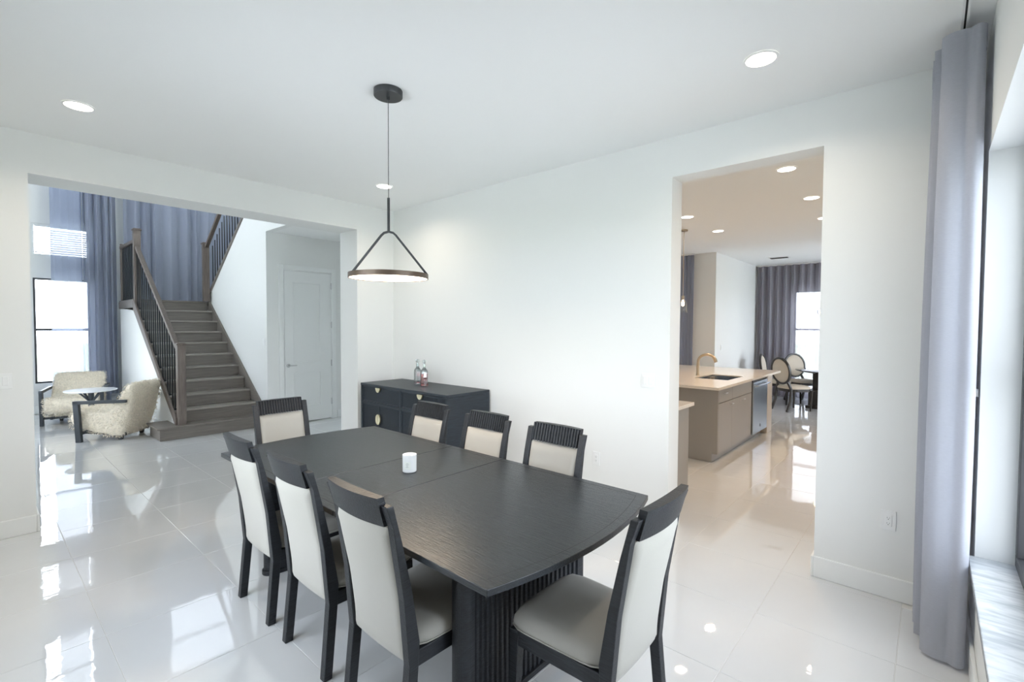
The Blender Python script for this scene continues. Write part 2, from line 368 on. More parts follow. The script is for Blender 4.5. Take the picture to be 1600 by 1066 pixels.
# ------------------------------------------------------------------ windows
def window(name, axis, c, a0, a1, z0, z1, rails=(), stiles=(), fw_=.05, mat_=M_BRONZE, dep=.05):
    """window in a plane; axis 'x': plane x=c spanning y a0..a1; 'y': plane y=c spanning x"""
    r = sroot(name)
    def bx(m, p0, p1, q0, q1, d0, d1):
        if axis == 'x': m.box(d0, d1, p0, p1, q0, q1)
        else: m.box(p0, p1, d0, d1, q0, q1)
    f = MB(); d = dep
    bx(f, a0, a1, z0, z0+fw_, c, c+d); bx(f, a0, a1, z1-fw_, z1, c, c+d); bx(f, a0, a0+fw_, z0+fw_, z1-fw_, c, c+d); bx(f, a1-fw_, a1, z0+fw_, z1-fw_, c, c+d)
    f.build('frame', mat_, r, bevel=.003)
    for zr in rails:
        m = MB(); bx(m, a0+fw_, a1-fw_, zr-.022, zr+.022, c-.005, c+d+.005); m.build('meeting_rail', mat_, r, bevel=.003)
    for s in stiles:
        m = MB(); bx(m, s-.02, s+.02, z0+fw_, z1-fw_, c, c+d); m.build('mullion', mat_, r, bevel=.003)
    es = [a0+fw_]+[s for s in stiles]+[a1-fw_]
    for i in range(len(es)-1):
        m = MB(); bx(m, es[i], es[i+1], z0+fw_, z1-fw_, c+d/2-.003, c+d/2+.003); m.build('pane', M_GLASS, r)
    return r
window('window_1', 'x', 5.475, WY0+.002, WY1-.002, WZ0+.01, WZ1, rails=(1.43,), stiles=(-1.36,), fw_=.055, dep=.05)
struct('window_sill', MB().box(XW-.022, XW+.2, WY0+.001, WY1-.001, WZ0-.02, WZ0+.01), M_MARBLE, bevel=.003)
window('fill_window_9', 'y', YB-.12, 1.75, 3.45, .5, 2.44, rails=(1.43,), stiles=(2.6,))  # unseen window added behind the camera to light wall_back from the front
window('fill_window_10', 'y', -4.26, -5.5, -1.7, 3.9, 5.0, stiles=(-4.23, -2.97))  # unseen upper windows added to brighten the foyer
window('window_2', 'x', FX-.07, YA0, YA1, .54, 2.42, rails=(1.50,), fw_=.032)
window('window_3', 'x', FX-.07, YA0, YA1, 2.82, 3.38, mat_=M_TRIM, fw_=.03)
window('window_4', 'x', FX-.07, YA0, YA1, 4.18, 5.62, rails=(4.9,))
window('window_5', 'x', FX-.07, YC0, YC1, 4.36, 5.94, rails=(5.2,), stiles=())
window('fill_window_6', 'y', -4.26, -4.7, -3.1, .4, 2.6, rails=(1.5,), stiles=(-3.9,))  # unseen entrance window, put in to bring more light into the foyer
window('window_7', 'y', 8.93, 2.76, 4.62, .12, 2.45, rails=(1.56,), stiles=(3.69,))
window('fill_window_11', 'x', 5.475, 6.3, 8.5, .35, 2.45, rails=(1.4,), stiles=(7.4,))  # out-of-view nook window added for kitchen daylight
window('window_8', 'y', 6.02, -.1, 1.2, .02, 2.5)
bl = thing('window_blind', 'white slatted blind lowered in the small upper foyer window', 'blind', (FX+.0, 0, 0))
MB().box(-.035, -.005, YA0+.035, YA1-.035, 3.33, 3.35).build('head_rail', M_BLIND, bl)
for i in range(11):
    z = 2.88+.04*i
    MB().add([(-.032, YA0+.035, z-.010), (-.032, YA1-.035, z-.010), (-.008, YA1-.035, z+.006), (-.008, YA0+.035, z+.006),
              (-.032, YA0+.035, z-.012), (-.032, YA1-.035, z-.012), (-.008, YA1-.035, z+.004), (-.008, YA0+.035, z+.004)],
             [(0, 1, 2, 3), (7, 6, 5, 4), (0, 4, 5, 1), (2, 6, 7, 3), (1, 5, 6, 2), (0, 3, 7, 4)]).build('slat', M_BLIND, bl)

# ------------------------------------------------------------------ curtains
def curtain_mb(path, z0, z1, nz=14, header=.09, thick=0, drift=.012, seed=1):
    """path: list of (x,y) of the folded edge seen from above"""
    rnd = random.Random(seed); n = len(path); m = MB(); vs = []
    ph = [rnd.uniform(0, 6.28) for _ in range(n)]
    cxm = sum(p[0] for p in path)/n; cym = sum(p[1] for p in path)/n
    for k in range(nz+1):
        t = k/nz; z = z0+(z1-z0)*t
        for i, (x, y) in enumerate(path):
            a = drift*(1-t)
            vs.append((x+a*math.sin(ph[i//4]+3*t), y+a*math.cos(ph[i//4]*1.7+2*t), z))
    fs = [(k*n+i, k*n+i+1, (k+1)*n+i+1, (k+1)*n+i) for k in range(nz) for i in range(n-1)]
    return m.add(vs, fs)
def wave_path(p0, p1, pitch, amp, seed=0, steps=8, skew=.35, pv=.25):
    rnd = random.Random(seed); p0 = Vector(p0); p1 = Vector(p1); L = (p1-p0).length; d = (p1-p0)/L; nrm = Vector((-d.y, d.x))
    out = []; s = 0; sign = 1
    while s < L:
        pt = pitch*rnd.uniform(1-pv, 1+pv); am = amp*rnd.uniform(.7, 1.15)
        for k in range(steps):
            u = k/steps; ss = s+pt*(u+skew*.16*math.sin(2*PI*u*2))
            out.append(p0+d*min(ss, L)+nrm*(am*math.sin(2*PI*u)))
        s += pt
    out.append(p1)
    return [(p.x, p.y) for p in out]

# foyer: tall curtain panels hung from the upper ceiling
c = curtain_mb(wave_path((-6.58, -2.60), (-6.56, -2.18), .21, .022, 3), .02, HF-.12, drift=.015, seed=2)
c1 = c.build('curtain', M_SHEER, smooth=180)
tag(c1, 'thin slate blue sheer curtain over the tall left foyer window', 'curtain')
c = curtain_mb(wave_path((-6.54, -2.165), (-6.50, -1.70), .105, .075, 5), .02, HF-.12, drift=.02, seed=6)
c2 = c.build('curtain', M_CURT, smooth=180)
tag(c2, 'gathered slate blue curtain between the foyer window and the staircase', 'curtain')
c = curtain_mb(wave_path((-6.60, -1.56), (-6.58, .72), .23, .075, 9, pv=.4), LANDZ+.03, HF-.12, drift=.02, seed=8)
c3 = c.build('curtain', M_CURT, smooth=180)
tag(c3, 'slate blue curtain hanging behind the stair landing', 'curtain')
tag(MB().box(-6.60, -6.56, -2.65, .75, HF-.12, HF-.09).build('curtain_track', M_PLASTIC), 'white curtain track high on the foyer wall', 'curtain track')
# kitchen curtain and nook curtain
c = curtain_mb(wave_path((.2, 5.88), (1.60, 5.88), .07, .03, 12), .02, H-.03, seed=3)
tag(c.build('curtain', M_CURT, smooth=180), 'dark grey blue curtain on the wall behind the kitchen island', 'curtain')
c = curtain_mb(wave_path((2.05, 8.74), (5.2, 8.74), .16, .075, 14, pv=.06), .02, H-.03, nz=10, drift=.006, seed=4)
nc = c.build('curtain', M_CURT2, smooth=180)
tag(nc, 'grey wave-pleated curtain across the breakfast nook window', 'curtain')
tag(MB().box(2.02, 5.25, 8.74, 8.78, H-.03, H).build('curtain_track', M_PLASTIC), 'white ceiling track above the breakfast nook curtain', 'curtain track')
tag(MB().box(.1, 1.62, 5.86, 5.90, H-.03, H).build('curtain_track', M_PLASTIC), 'white ceiling track above the kitchen curtain', 'curtain track')
# near right curtain: stack of folds gathered in the corner beside the big window
cp = []
ctl = [(5.150, -.05), (5.29, -.07), (5.30, -.09), (5.150, -.12), (5.148, -.135), (5.29, -.16), (5.30, -.18), (5.152, -.215), (5.150, -.23), (5.29, -.26), (5.30, -.28), (5.157, -.325), (5.156, -.34), (5.29, -.37), (5.30, -.39), (5.175, -.44), (5.172, -.466), (5.20, -.486), (5.235, -.488), (5.258, -.484), (5.285, -.503), (5.308, -.488), (5.315, -.455), (5.302, -.42)]
def smooth_path(ctl, sub=5):
    out = []
    P = [Vector(p) for p in ctl]
    for i in range(len(P)-1):
        a, b, c, d = P[max(i-1, 0)], P[i], P[i+1], P[min(i+2, len(P)-1)]
        for k in range(sub):
            t = k/sub
            out.append(.5*((2*b)+(-a+c)*t+(2*a-5*b+4*c-d)*t*t+(-a+3*b-3*c+d)*t**3))
    out.append(P[-1]); return [(p.x, p.y) for p in out]
cp = smooth_path(ctl)
nz = 20; vs = []; n = len(cp)
for k in range(nz+1):
    t = k/nz; z = .015+(H-.06-.015)*t
    for i, (x, y) in enumerate(cp):
        u = i/(n-1); f = (1-t)
        # flares a little towards the floor, leans out from the header
        xx = 5.235+(x-5.235)*(1+.12*math.sin(f*2.6))-.010*f
        yy = y-(.055*f**1.4)*u+.010*math.sin(5*f+u*7)*f
        vs.append((xx, yy, z))
rc_ = thing('curtain', 'pale grey blue linen curtain gathered beside the marble window sill', 'curtain')
m = MB(); m.add(vs, [(k*n+i, k*n+i+1, (k+1)*n+i+1, (k+1)*n+i) for k in range(nz) for i in range(n-1)])
fab = m.build('fabric', M_CURTR, rc_, smooth=180)
hm = MB(); hv = []
for z in (H-.165, H-.055):
    for (x, y) in cp: hv.append((5.235+(x-5.235)*1.035, y-.003 if y > -.48 else y-.004, z))
hm.add(hv, [(i, i+1, n+i+1, n+i) for i in range(n-1)]); hm.build('header_band', M_CURTR, rc_, smooth=180)
tr = thing('curtain_track', 'white ceiling curtain track above the linen curtain', 'curtain track', (5.24, 0, 0))
MB().box(-.014, -.004, -3.6, -.04, H-.018, H).box(.004, .014, -3.6, -.04, H-.018, H).box(-.004, .004, -3.6, -.04, H-.004, H).build('rail', M_PLASTIC, tr)
MB().box(-.004, .004, -3.6, -.04, H-.006, H-.004).build('groove', M_DARK, tr)
# window latch tab on the reveal
tag(MB().box(XW-.016, XW-.001, -.335, -.315, 1.27, 1.31).build('curtain_tieback_clip', M_NICKEL, bevel=.003), 'small grey clip on the wall behind the linen curtain', 'clip')

# ------------------------------------------------------------------ door in the hall
dr = sroot('door_1', (-2.6, .14, 0))
cs = MB(); cs.box(0, .018, -.48, -.405, 0, 2.565).box(0, .018, .405, .48, 0, 2.565).box(0, .018, -.405, .405, 2.49, 2.565); cs.build('casing', M_TRIM, dr, bevel=.004)
slab = MB()
y0, y1, z0, z1 = -.392, .392, .012, 2.475
# stiles and rails around two recessed panels
pz = [(.255, .84), (.985, 2.30)]
slab.box(-.035, 0.0, y0, -.255, z0, z1).box(-.035, 0, .215, y1, z0, z1).box(-.035, 0, -.255, .215, z0, pz[0][0]).box(-.035, 0, -.255, .215, pz[0][1], pz[1][0]).box(-.035, 0, -.255, .215, pz[1][1], z1)
ds = slab.build('door_slab', M_TRIM, dr)
for (a, b) in pz:
    MB().box(-.03, -.012, -.255, .215, a, b).build('panel', M_TRIM, ds)
    fr = MB()
    for (ya, yb, za, zb) in ((-.255, -.235, a, b), (.195, .215, a, b), (-.235, .195, a, a+.02), (-.235, .195, b-.02, b)):
        fr.box(-.013, .002, ya, yb, za, zb)
    fr.build('panel_moulding', M_TRIM, ds, bevel=.004)
for z in (.30, .96, 1.61, 2.27):
    MB().box(-.004, .012, .39, .404, z-.05, z+.05).cyl(.010, .398, .008, z-.055, z+.055, 10).build('hinge', M_NICKEL, dr, smooth=40)
lv = MB().tube([(0, -.335, .95), (.05, -.335, .95)], .012, 12); lv.tube([(.045, -.335, .95), (.05, -.22, .95)], .008, 10)
lv.tube([(0, -.335, .95), (.012, -.335, .95)], .032, 20); lv.build('lever_handle', M_NICKEL, dr, smooth=40)
struct('door_stop_moulding', MB().box(-2.64, -2.6, -.29, -.255, 0, 2.5).box(-2.64, -2.6, .535, .57, 0, 2.5).box(-2.64, -2.6, -.29, .57, 2.478, 2.51), M_TRIM)

# ------------------------------------------------------------------ staircase
st = thing('staircase', 'grey oak staircase with black iron balusters rising to a landing', 'staircase')
YT0, YT1 = -1.66, YS-.03        # treads run from the outer stringer to the wall skirt
NX = lambda n: LANDX+(11-n)*RUN       # x of the nosing of step n
# starting step (wider, wraps to the left)
MB().box(-3.27, NX(1)-.05, -1.885, -.53, .002, RISE-.028).build('starting_riser_block', M_STAIR, st, bevel=.004)
MB().box(-3.30, NX(1)-.02, -1.92, -.53, RISE-.028, RISE).build('starting_tread', M_STAIR, st, bevel=.008, segs=3)
for n in range(2, 11):
    MB().box(NX(n)-RUN-.02, NX(n), YT0, YT1, RISE*n-.028, RISE*n).build('tread', M_TREAD_LIT, st, bevel=.009, segs=3)
for n in range(2, 12):
    MB().box(NX(n)-.055, NX(n)-.036, YT0+.01, YT1, RISE*(n-1), RISE*n-.028).build('riser', M_STAIR, st)
MB().box(-6.45, LANDX, YT0-.02, .98, LANDZ-.03, LANDZ).build('landing', M_STAIR, st, bevel=.006)
MB().box(-6.45, LANDX-.04, YT0-.03, YT0-.012, LANDZ-.15, LANDZ-.03).build('landing_fascia', M_STAIR, st, bevel=.004)
MB().box(-6.45, -6.43, YT0-.01, 1.0, LANDZ-.16, LANDZ-.03).build('landing_fascia', M_STAIR, st)
sl = RISE/RUN
def zline(x, off=0): return RISE*11+(LANDX-x)*sl+off     # line through the nosings
# outer stringer board (follows the slope)
xa, xb = LANDX-.02, NX(1)-.13
MB().prism([(xa, zline(xa, -.20)), (xb, max(RISE, zline(xb, -.20))), (xb, zline(xb, .0)), (xa, zline(xa, .0))], 'y', YT0-.032, YT0-.004).build('outer_stringer', M_NEWEL, st, bevel=.003)
xa, xb = LANDX, NX(1)-.02
MB().prism([(xa-.0, zline(xa, -.30)), (xb, RISE*.5), (xb, zline(xb, .10)), (xa, zline(xa, .03)), ], 'y', YT1, YS-.002).build('wall_skirt', M_STAIR, st, bevel=.002)
# white wall under the first flight
uw = [(-6.44, 0), (-3.28, 0), (-3.28, RISE), (NX(1)-.16, RISE), (NX(1)-.16, zline(NX(1)-.16, -.2)), (LANDX-.02, LANDZ-.2), (-6.44, LANDZ-.14)]
struct('wall_under_stair', MB().prism(uw, 'y', YT0-.008, YT0+.09), M_WALL)
struct('wall_under_landing', MB().box(-6.44, -6.34, YT0+.09, 1.0, 0, LANDZ-.04), M_WALL)
# newel posts
def newel(x, y, z0, z1, w_=.10):
    m = MB().box(x-w_/2, x+w_/2, y-w_/2, y+w_/2, z0, z1-.035)
    p = m.build('newel_post', M_NEWEL, st, bevel=.004)
    MB().box(x-w_/2-.012, x+w_/2+.012, y-w_/2-.012, y+w_/2+.012, z1-.035, z1-.012).prism([(x-w_/2, y-w_/2), (x+w_/2, y-w_/2), (x+w_/2, y+w_/2), (x-w_/2, y+w_/2)], 'z', z1-.012, z1).build('newel_cap', M_NEWEL, p, bevel=.004)
    MB().box(x-w_/2-.004, x+w_/2+.004, y-w_/2-.004, y+w_/2+.004, z1-.11, z1-.10).build('newel_collar', M_NEWEL, p, bevel=.002)
newel(-2.80, -1.61, RISE, 1.345)
newel(-5.22, -1.63, LANDZ-.12, 3.26)
newel(-5.17, -.60, LANDZ, 3.15)
MB().box(-6.44, -6.39, -1.66, -1.60, LANDZ, 3.12).build('half_newel', M_NEWEL, st, bevel=.003)
# handrails
RH = .93
def rail(pts): MB().tube(pts, .03, rect=(.062, .055)).build('handrail', M_NEWEL, st, bevel=.008, segs=2)
xl, xu = -2.86, -5.17
rail([(xl, -1.625, 1.265), (xu, -1.635, 1.265+(xl-xu)*sl)])
rail([(-5.27, -1.64, 3.05), (-6.42, -1.64, 3.05)])
rail([(-5.12, -.595, 3.07), (-3.10, -.585, 3.07+2.02*sl)])
# balusters of the first flight: two on each tread
for n in range(2, 11):
    for q in (.06, .185):
        x = NX(n)-q
        if x > -2.9: continue
        zt = 1.265+(xl-x)*sl-.03; zb = max(zline(x, -.01), 0)
        MB().box(x-.008, x+.008, -1.648, -1.632, RISE*n, zt).box(x-.014, x+.014, -1.654, -1.626, RISE*n, RISE*n+.03).build('baluster', M_IRON, st)
for i in range(9):
    x = -5.36-i*.117
    MB().box(x-.008, x+.008, -1.650, -1.634, LANDZ, 3.03).box(x-.014, x+.014, -1.656, -1.628, LANDZ, LANDZ+.03).build('baluster', M_IRON, st)
# upper flight
for n in range(1, 9):
    MB().box(-5.24+RUN*(n-1), -5.24+RUN*n+.02, YS+.1, .98, LANDZ+RISE*n-.028, LANDZ+RISE*n).build('tread', M_STAIR, st)
    MB().box(-5.24+RUN*(n-1), -5.24+RUN*(n-1)+.016, YS+.1, .98, LANDZ+RISE*(n-1), LANDZ+RISE*n-.028).build('riser', M_STAIR, st)
MB().prism([(-5.262, LANDZ), (-5.235, LANDZ), (-5.235, LANDZ+.115), (-3.05, 3.70), (-3.05, 3.765), (-5.262, LANDZ+.17)], 'y', YS-.02, YS+.11).build('upper_stringer', M_STAIR, st, bevel=.003)
for i in range(15):
    x = -5.05+i*.128; zb = LANDZ+.15+(x+5.25)*.722; zt = 3.04+(x+5.12)*sl
    MB().box(x-.008, x+.008, YS-.005, YS+.011, zb, zt).build('baluster', M_IRON, st)

# ------------------------------------------------------------------ dining table
tb = thing('dining_table', 'black oak extending dining table with fluted pedestals and bowed ends', 'dining table', (2.888, -1.92, 0))
HX, HY, BOW = 1.222, .577, .085
def end_arc(sx, inset=0, n=14):
    out = []
    for i in range(n+1):
        y = -(HY-inset)+2*(HY-inset)*i/n
        out.append((sx*(HX-inset+BOW*(1-(y/(HY-inset))**2)), y))
    return out
ea = end_arc(1)
xs = .245
def panel(pts, name):
    m = MB().prism(pts, 'z', .7345, .7600); o = m.build(name, M_TABLETOP, tb, bevel=.0025, segs=2)
    return o
panel([(xs, -HY)]+ea+[(xs, HY)], 'tabletop_panel')
panel([(-xs, HY)]+[(-x, y) for (x, y) in ea[::-1]]+[(-xs, -HY)], 'tabletop_panel')
panel([(-xs+.003, -HY), (xs-.003, -HY), (xs-.003, HY), (-xs+.003, HY)], 'extension_leaf')
# underside bevelled edge
ua = end_arc(1, .02); m = MB().prism([(xs, -HY+.02)]+ua+[(xs, HY-.02), (-xs, HY-.02)]+[(-x, y) for (x, y) in ua[::-1]]+[(-xs, -HY+.02)], 'z', .722, .7345)
m.build('edge_band', M_BLACKWOOD, tb, bevel=.002)
# inlay line
il = []
for (a, b) in ((-HY+.045, -HY+.0475), (HY-.0475, HY-.045)):
    il.append((a, b))
mi = MB()
for (a, b) in il: mi.box(-HX+.045, HX-.045, a, b, .7598, .7603)
for s in (1, -1):
    e0 = [(s*(HX-.045+BOW*(1-(y/(HY-.045))**2)), y) for y in [(-HY+.045)+2*(HY-.045)*i/14 for i in range(15)]]
    for i in range(14):
        (xa_, ya), (xb_, yb_) = e0[i], e0[i+1]
        mi.add([(xa_, ya, .7603), (xa_+s*.0025, ya, .7603), (xb_+s*.0025, yb_, .7603), (xb_, yb_, .7603)], [(0, 1, 2, 3)])
mi.build('inlay_line', M_DARK, tb)
MB().box(-1.0, 1.0, -.40, -.36, .66, .722).box(-1.0, 1.0, .36, .40, .66, .722).box(-1.0, -.96, -.36, .36, .66, .722).box(.96, 1.0, -.36, .36, .66, .722).build('apron', M_BLACKWOOD, tb)
for sx in (1, -1):
    r0 = .045; hy = .39; N = 144
    def fx(y, o): return sx*(3.82-2.888+.16*y*y-r0+o)      # centre line is gently concave outward
    def outline(o, fl):
        pl = []
        for i in range(N+1):                               # outward fluted face
            y = -hy+2*hy*i/N; d = -fl if (i % 6) in (3, 4, 5) and 4 < i < N-4 else 0
            pl.append((fx(y, r0+o+d), y))
        for i in range(1, 16): a = PI/2-PI*i/16; pl.append((fx(hy, (r0+o)*math.sin(a)), hy+(r0+o)*math.cos(a)))
        for i in range(25): y = hy-2*hy*i/24; pl.append((fx(y, -r0-o), y))
        for i in range(1, 16): a = -PI/2+PI*i/16; pl.append((fx(-hy, (r0+o)*math.sin(a)), -hy-(r0+o)*math.cos(a)))
        return pl
    MB().prism(outline(0, .009), 'z', .028, .722).build('pedestal', M_BLACKWOOD, tb)
    MB().prism(outline(.010, 0), 'z', .001, .028).build('plinth', M_BLACKWOOD, tb, bevel=.003)

# ------------------------------------------------------------------ dining chairs (local: faces +y, origin between the legs)
def make_chair(label):
    t = thing('dining_chair', label, 'chair', group='cream and black dining chairs round the table')
    # rear legs run up as back posts. (y,z) profile
    rear = [(-.262, 0), (-.232, .34), (-.255, .60), (-.300, .88), (-.330, .966)]
    front = [(-.300, .966), (-.262, .82), (-.218, .62), (-.185, .42), (-.190, .33), (-.222, 0)]
    for s in (-1, 1):
        m = MB(); prof = rear+front; n = len(prof)
        def X(z): return .214 if z > .3 else .214+.004*(1-z/.3)
        vs = []
        for (y, z) in prof: vs.append((s*(X(z)-.040), y, z))
        for (y, z) in prof: vs.append((s*X(z), y, z))
        k = len(rear)
        fs = []
        # side strips pair rear[i] with front reversed
        fr = list(range(n-1, k-1, -1))           # front from bottom to top
        rr = list(range(0, k))
        m.add(vs, [tuple(range(n)), tuple(range(2*n-1, n-1, -1))]+[(i, i+n, (i+1) % n+n, (i+1) % n) for i in range(n)])
        m.build('rear_leg', M_BLACKWOOD, t, bevel=.0035)
    for s in (-1, 1):
        a, b = .046, .028
        x1_, x0_ = s*.222, s*.178
        top = [(x0_, .176), (x1_, .176), (x1_, .222), (x0_, .222)]
        xb1, xb0 = s*.224, s*.192
        bot = [(xb0, .196), (xb1, .196), (xb1, .230), (xb0, .230)]
        vs = [(x, y, 0) for (x, y) in bot]+[(x, y, .385) for (x, y) in top]
        MB().add(vs, [(3, 2, 1, 0), (4, 5, 6, 7), (0, 1, 5, 4), (1, 2, 6, 5), (2, 3, 7, 6), (3, 0, 4, 7)]).build('front_leg', M_BLACKWOOD, t, bevel=.003)
    f = MB()
    f.box(-.178, .178, .186, .216, .325, .388)
    f.box(-.182, .182, -.212, -.188, .325, .388)
    for s in (-1, 1):
        vs = [(s*.188, -.195, .325), (s*.212, -.195, .325), (s*.220, .20, .325), (s*.196, .20, .325)]
        vs += [(x, y, .388) for (x, y, z) in vs]
        f.add(vs, [(3, 2, 1, 0), (4, 5, 6, 7), (0, 1, 5, 4), (1, 2, 6, 5), (2, 3, 7, 6), (3, 0, 4, 7)])
    f.build('seat_frame', M_BLACKWOOD, t, bevel=.003)
    # seat cushion: rounded slab with crown
    def slab(hx, y0, y1, taper, rad, inset, n=28):
        pts = []
        cy_, hy_ = (y0+y1)/2, (y1-y0)/2
        for i in range(n):
            a = 2*PI*(i+.5)/n; ca, sa = math.cos(a), math.sin(a); e = 7.0
            rr_ = (abs(ca)**e+abs(sa)**e)**(-1/e)
            y = cy_+(hy_-inset)*sa*rr_; x = (hx-inset+taper*(y-cy_)/hy_)*ca*rr_
            pts.append((x, y))
        return pts
    m = MB(); n = 28; layers = [(.388, .002), (.395, -.002), (.412, -.004), (.434, 0), (.450, .012), (.459, .035), (.463, .08)]
    vs = []
    for (z, ins) in layers: vs += [(x, y, z) for (x, y) in slab(.217, -.205, .232, .010, 0, ins, n)]
    fs = [(j*n+i, j*n+(i+1) % n, (j+1)*n+(i+1) % n, (j+1)*n+i) for j in range(len(layers)-1) for i in range(n)]
    fs += [tuple(range(n))[::-1]]
    c0 = len(vs); vs.append((0, .013, .466)); L = (len(layers)-1)*n
    fs += [(L+i, L+(i+1) % n, c0) for i in range(n)]
    seat = m.add(vs, fs).build('seat', M_CREAM, t, smooth=60)
    wp_ = slab(.217, -.205, .232, .010, 0, -.004, 44)
    MB().tube([(x, y, .397) for (x, y) in wp_], .0032, 6, closed=True).build('piping', M_CREAM, seat, smooth=60)
    # back: curved panels between the posts. depth bow
    def yb(z):      # centre line of the posts at height z
        P = [(0, -.242), (.34, -.212), (.42, -.214), (.60, -.236), (.82, -.280), (.99, -.326)]
        for (za, ya), (zb, yb_) in zip(P, P[1:]):
            if z <= zb: return ya+(yb_-ya)*(z-za)/(zb-za)
        return P[-1][1]
    def bow(x): return -.022*(1-(x/.182)**2)
    def curved(hx, za, zb, ta, tb_, nx=14, nzz=8, edge=0.0, fl=None):
        """slab between heights with front offset tb_ and rear offset ta from the centre line"""
        m = MB(); vs = []
        for side, tt in ((0, ta), (1, tb_)):
            for k in range(nzz+1):
                z = za+(zb-za)*k/nzz
                for i in range(nx+1):
                    x = -hx+2*hx*i/nx
                    e = 0
                    if edge:
                        ex = min(1, (hx-abs(x))/.022); ez = min(1, min(z-za, zb-z)/.022)
                        e = edge*(1-math.sqrt(max(0, 1-(1-min(ex, ez))**2)))
                    d = tt+(e if tt < 0 else -e)
                    if fl and side == 1 and (i % 4) in (1, 2) and k < nzz: d -= fl
                    bw = bow(x)*min(1, max(.35, (z-.30)/.5))*(.3 if fl and side == 1 else 1)
                    vs.append((x, yb(z)+bw+d, z))
        W = nx+1; S = W*(nzz+1); fs = []
        for k in range(nzz):
            for i in range(nx):
                a = k*W+i; fs.append((a, a+W, a+W+1, a+1)); fs.append((S+a, S+a+1, S+a+W+1, S+a+W))
        for i in range(nx): fs.append((i, i+1, S+i+1, S+i)); a = nzz*W+i; fs.append((a, S+a, S+a+1, a+1))
        for k in range(nzz): a = k*W; fs.append((a, S+a, S+a+W, a+W)); a = k*W+nx; fs.append((a, a+W, S+a+W, S+a))
        return m.add(vs, fs)
    curved(.1755, .335, .878, -.018, .022, nx=18, nzz=16, edge=.014).build('back_cushion', M_CREAM, t, smooth=60)
    curved(.1760, .884, .994, -.016, .012, nx=68, nzz=12, fl=.009).build('top_rail', M_BLACKWOOD, t)
    return t
ROW = 'cream and black dining chairs round the table'
ch1 = make_chair('cream-backed dining chair at the foyer-side end of the near table side, farthest from camera')
spots = [
    ((2.332, -2.295), 0, 'cream-backed black dining chair on the near side, closest to the foyer'),
    ((2.935, -2.295), 0, 'cream-backed black dining chair in the middle of the near side'),
    ((3.530, -2.295), 0, 'cream-backed black dining chair on the near side, closest to the camera, beside the pedestal'),
    ((2.215, -1.500), PI, 'cream and black dining chair on the wall side, in front of the sideboard'),
    ((2.835, -1.500), PI, 'cream and black dining chair in the middle of the wall side'),
    ((3.440, -1.515), PI, 'cream and black dining chair on the wall side, nearest the kitchen opening'),
    ((4.125, -1.930), PI/2, 'large cream and black dining chair at the bowed table end near the window'),
    ((1.455, -1.895), -PI/2, 'cream and black dining chair at the far table end facing the camera'),
]
for i, (p, rz, lb) in enumerate(spots):
    c = ch1 if i == 0 else copy_tree(ch1)
    c.location = (p[0], p[1], 0); c.rotation_euler = (0, 0, rz); c['label'] = lb

# candle
cn = thing('candle', 'white candle in a frosted glass jar on the dining table', 'candle', (2.905, -1.905, .7605), rz=YAW)
MB().lathe([(.036, 0), (.040, .004), (.0405, .098), (.0405, .100), (.0375, .100), (.0375, .078)], seg=36, cap=False).lathe([(.0005, 0.0005), (.036, 0.0005)], seg=36, cap=False).build('jar', M_FROST, cn, smooth=40)
MB().lathe([(.0005, .078), (.037, .078)], seg=36, cap=False).build('wax', M_WAX, cn)
MB().cyl(0, 0, .0015, .078, .088, 8).build('wick', M_DARK, cn)
lm = MB(); vs = []
for z in (.022, .066):
    for i in range(9): a = -PI/2-.62+1.0*i/8; vs.append((.0412*math.cos(a), .0412*math.sin(a), z))
lm.add(vs, [(i, i+1, i+10, i+9) for i in range(8)]); lb_ = lm.build('label_patch', M_LABEL, cn)
tm = MB()
for (z, w_) in ((.055, .30), (.048, .45), (.041, .22), (.034, .36)):
    vs = []
    for zz in (z, z+.0018):
        for i in range(5): a = -PI/2-.12-w_/2+w_*i/4; vs.append((.0415*math.cos(a), .0415*math.sin(a), zz))
    tm.add(vs, [(i, i+1, i+6, i+5) for i in range(4)])
tm.build('label_print', M_TXT, lb_)

# ------------------------------------------------------------------ pendant lamp
pn = thing('pendant_lamp', 'slim black pendant lamp with glowing ring above the dining table', 'lamp', (2.608, -1.84, 0), rz=YAW)
MB().lathe([(.084, 3.012), (.087, 3.016), (.087, 3.049)], seg=40).build('canopy', M_PENDANT, pn, smooth=40)
MB().cyl(0, 0, .010, 2.992, 3.013, 12).build('cable_grip', M_PENDANT, pn, smooth=40)
MB().cyl(0, 0, .0022, 2.38, 2.995, 8).build('cable', M_PENDANT, pn)
MB().cyl(0, 0, .0085, 2.185, 2.395, 14).build('rod', M_PENDANT, pn, smooth=40)
RP, ZP = .243, 1.910
MB().tube([(-RP+.004, 0, ZP+.012), (-.045, 0, 2.165), (-.028, 0, 2.180), (0, 0, 2.187), (.028, 0, 2.180), (.045, 0, 2.165), (RP-.004, 0, ZP+.012)], .008, rect=(.013, .013)).build('arm', M_PENDANT, pn, bevel=.002)
MB().lathe([(RP, ZP-.014), (RP, ZP+.016), (RP-.006, ZP+.016), (RP-.006, ZP-.014), (RP, ZP-.014)], seg=64, cap=False).build('ring', M_PENDRING, pn, smooth=40)
MB().lathe([(.001, ZP+.012), (RP-.007, ZP+.012)], seg=64, cap=False).build('top_plate', M_PENDANT, pn)
MB().lathe([(.001, ZP-.010), (RP-.0065, ZP-.010)], seg=64, cap=False).build('diffuser', M_LEDW, pn)
area('pendant_glow', (2.608, -1.84, ZP-.03), (0, 0, 0), .44, .44, 11, (1, .78, .55), shape='DISK')

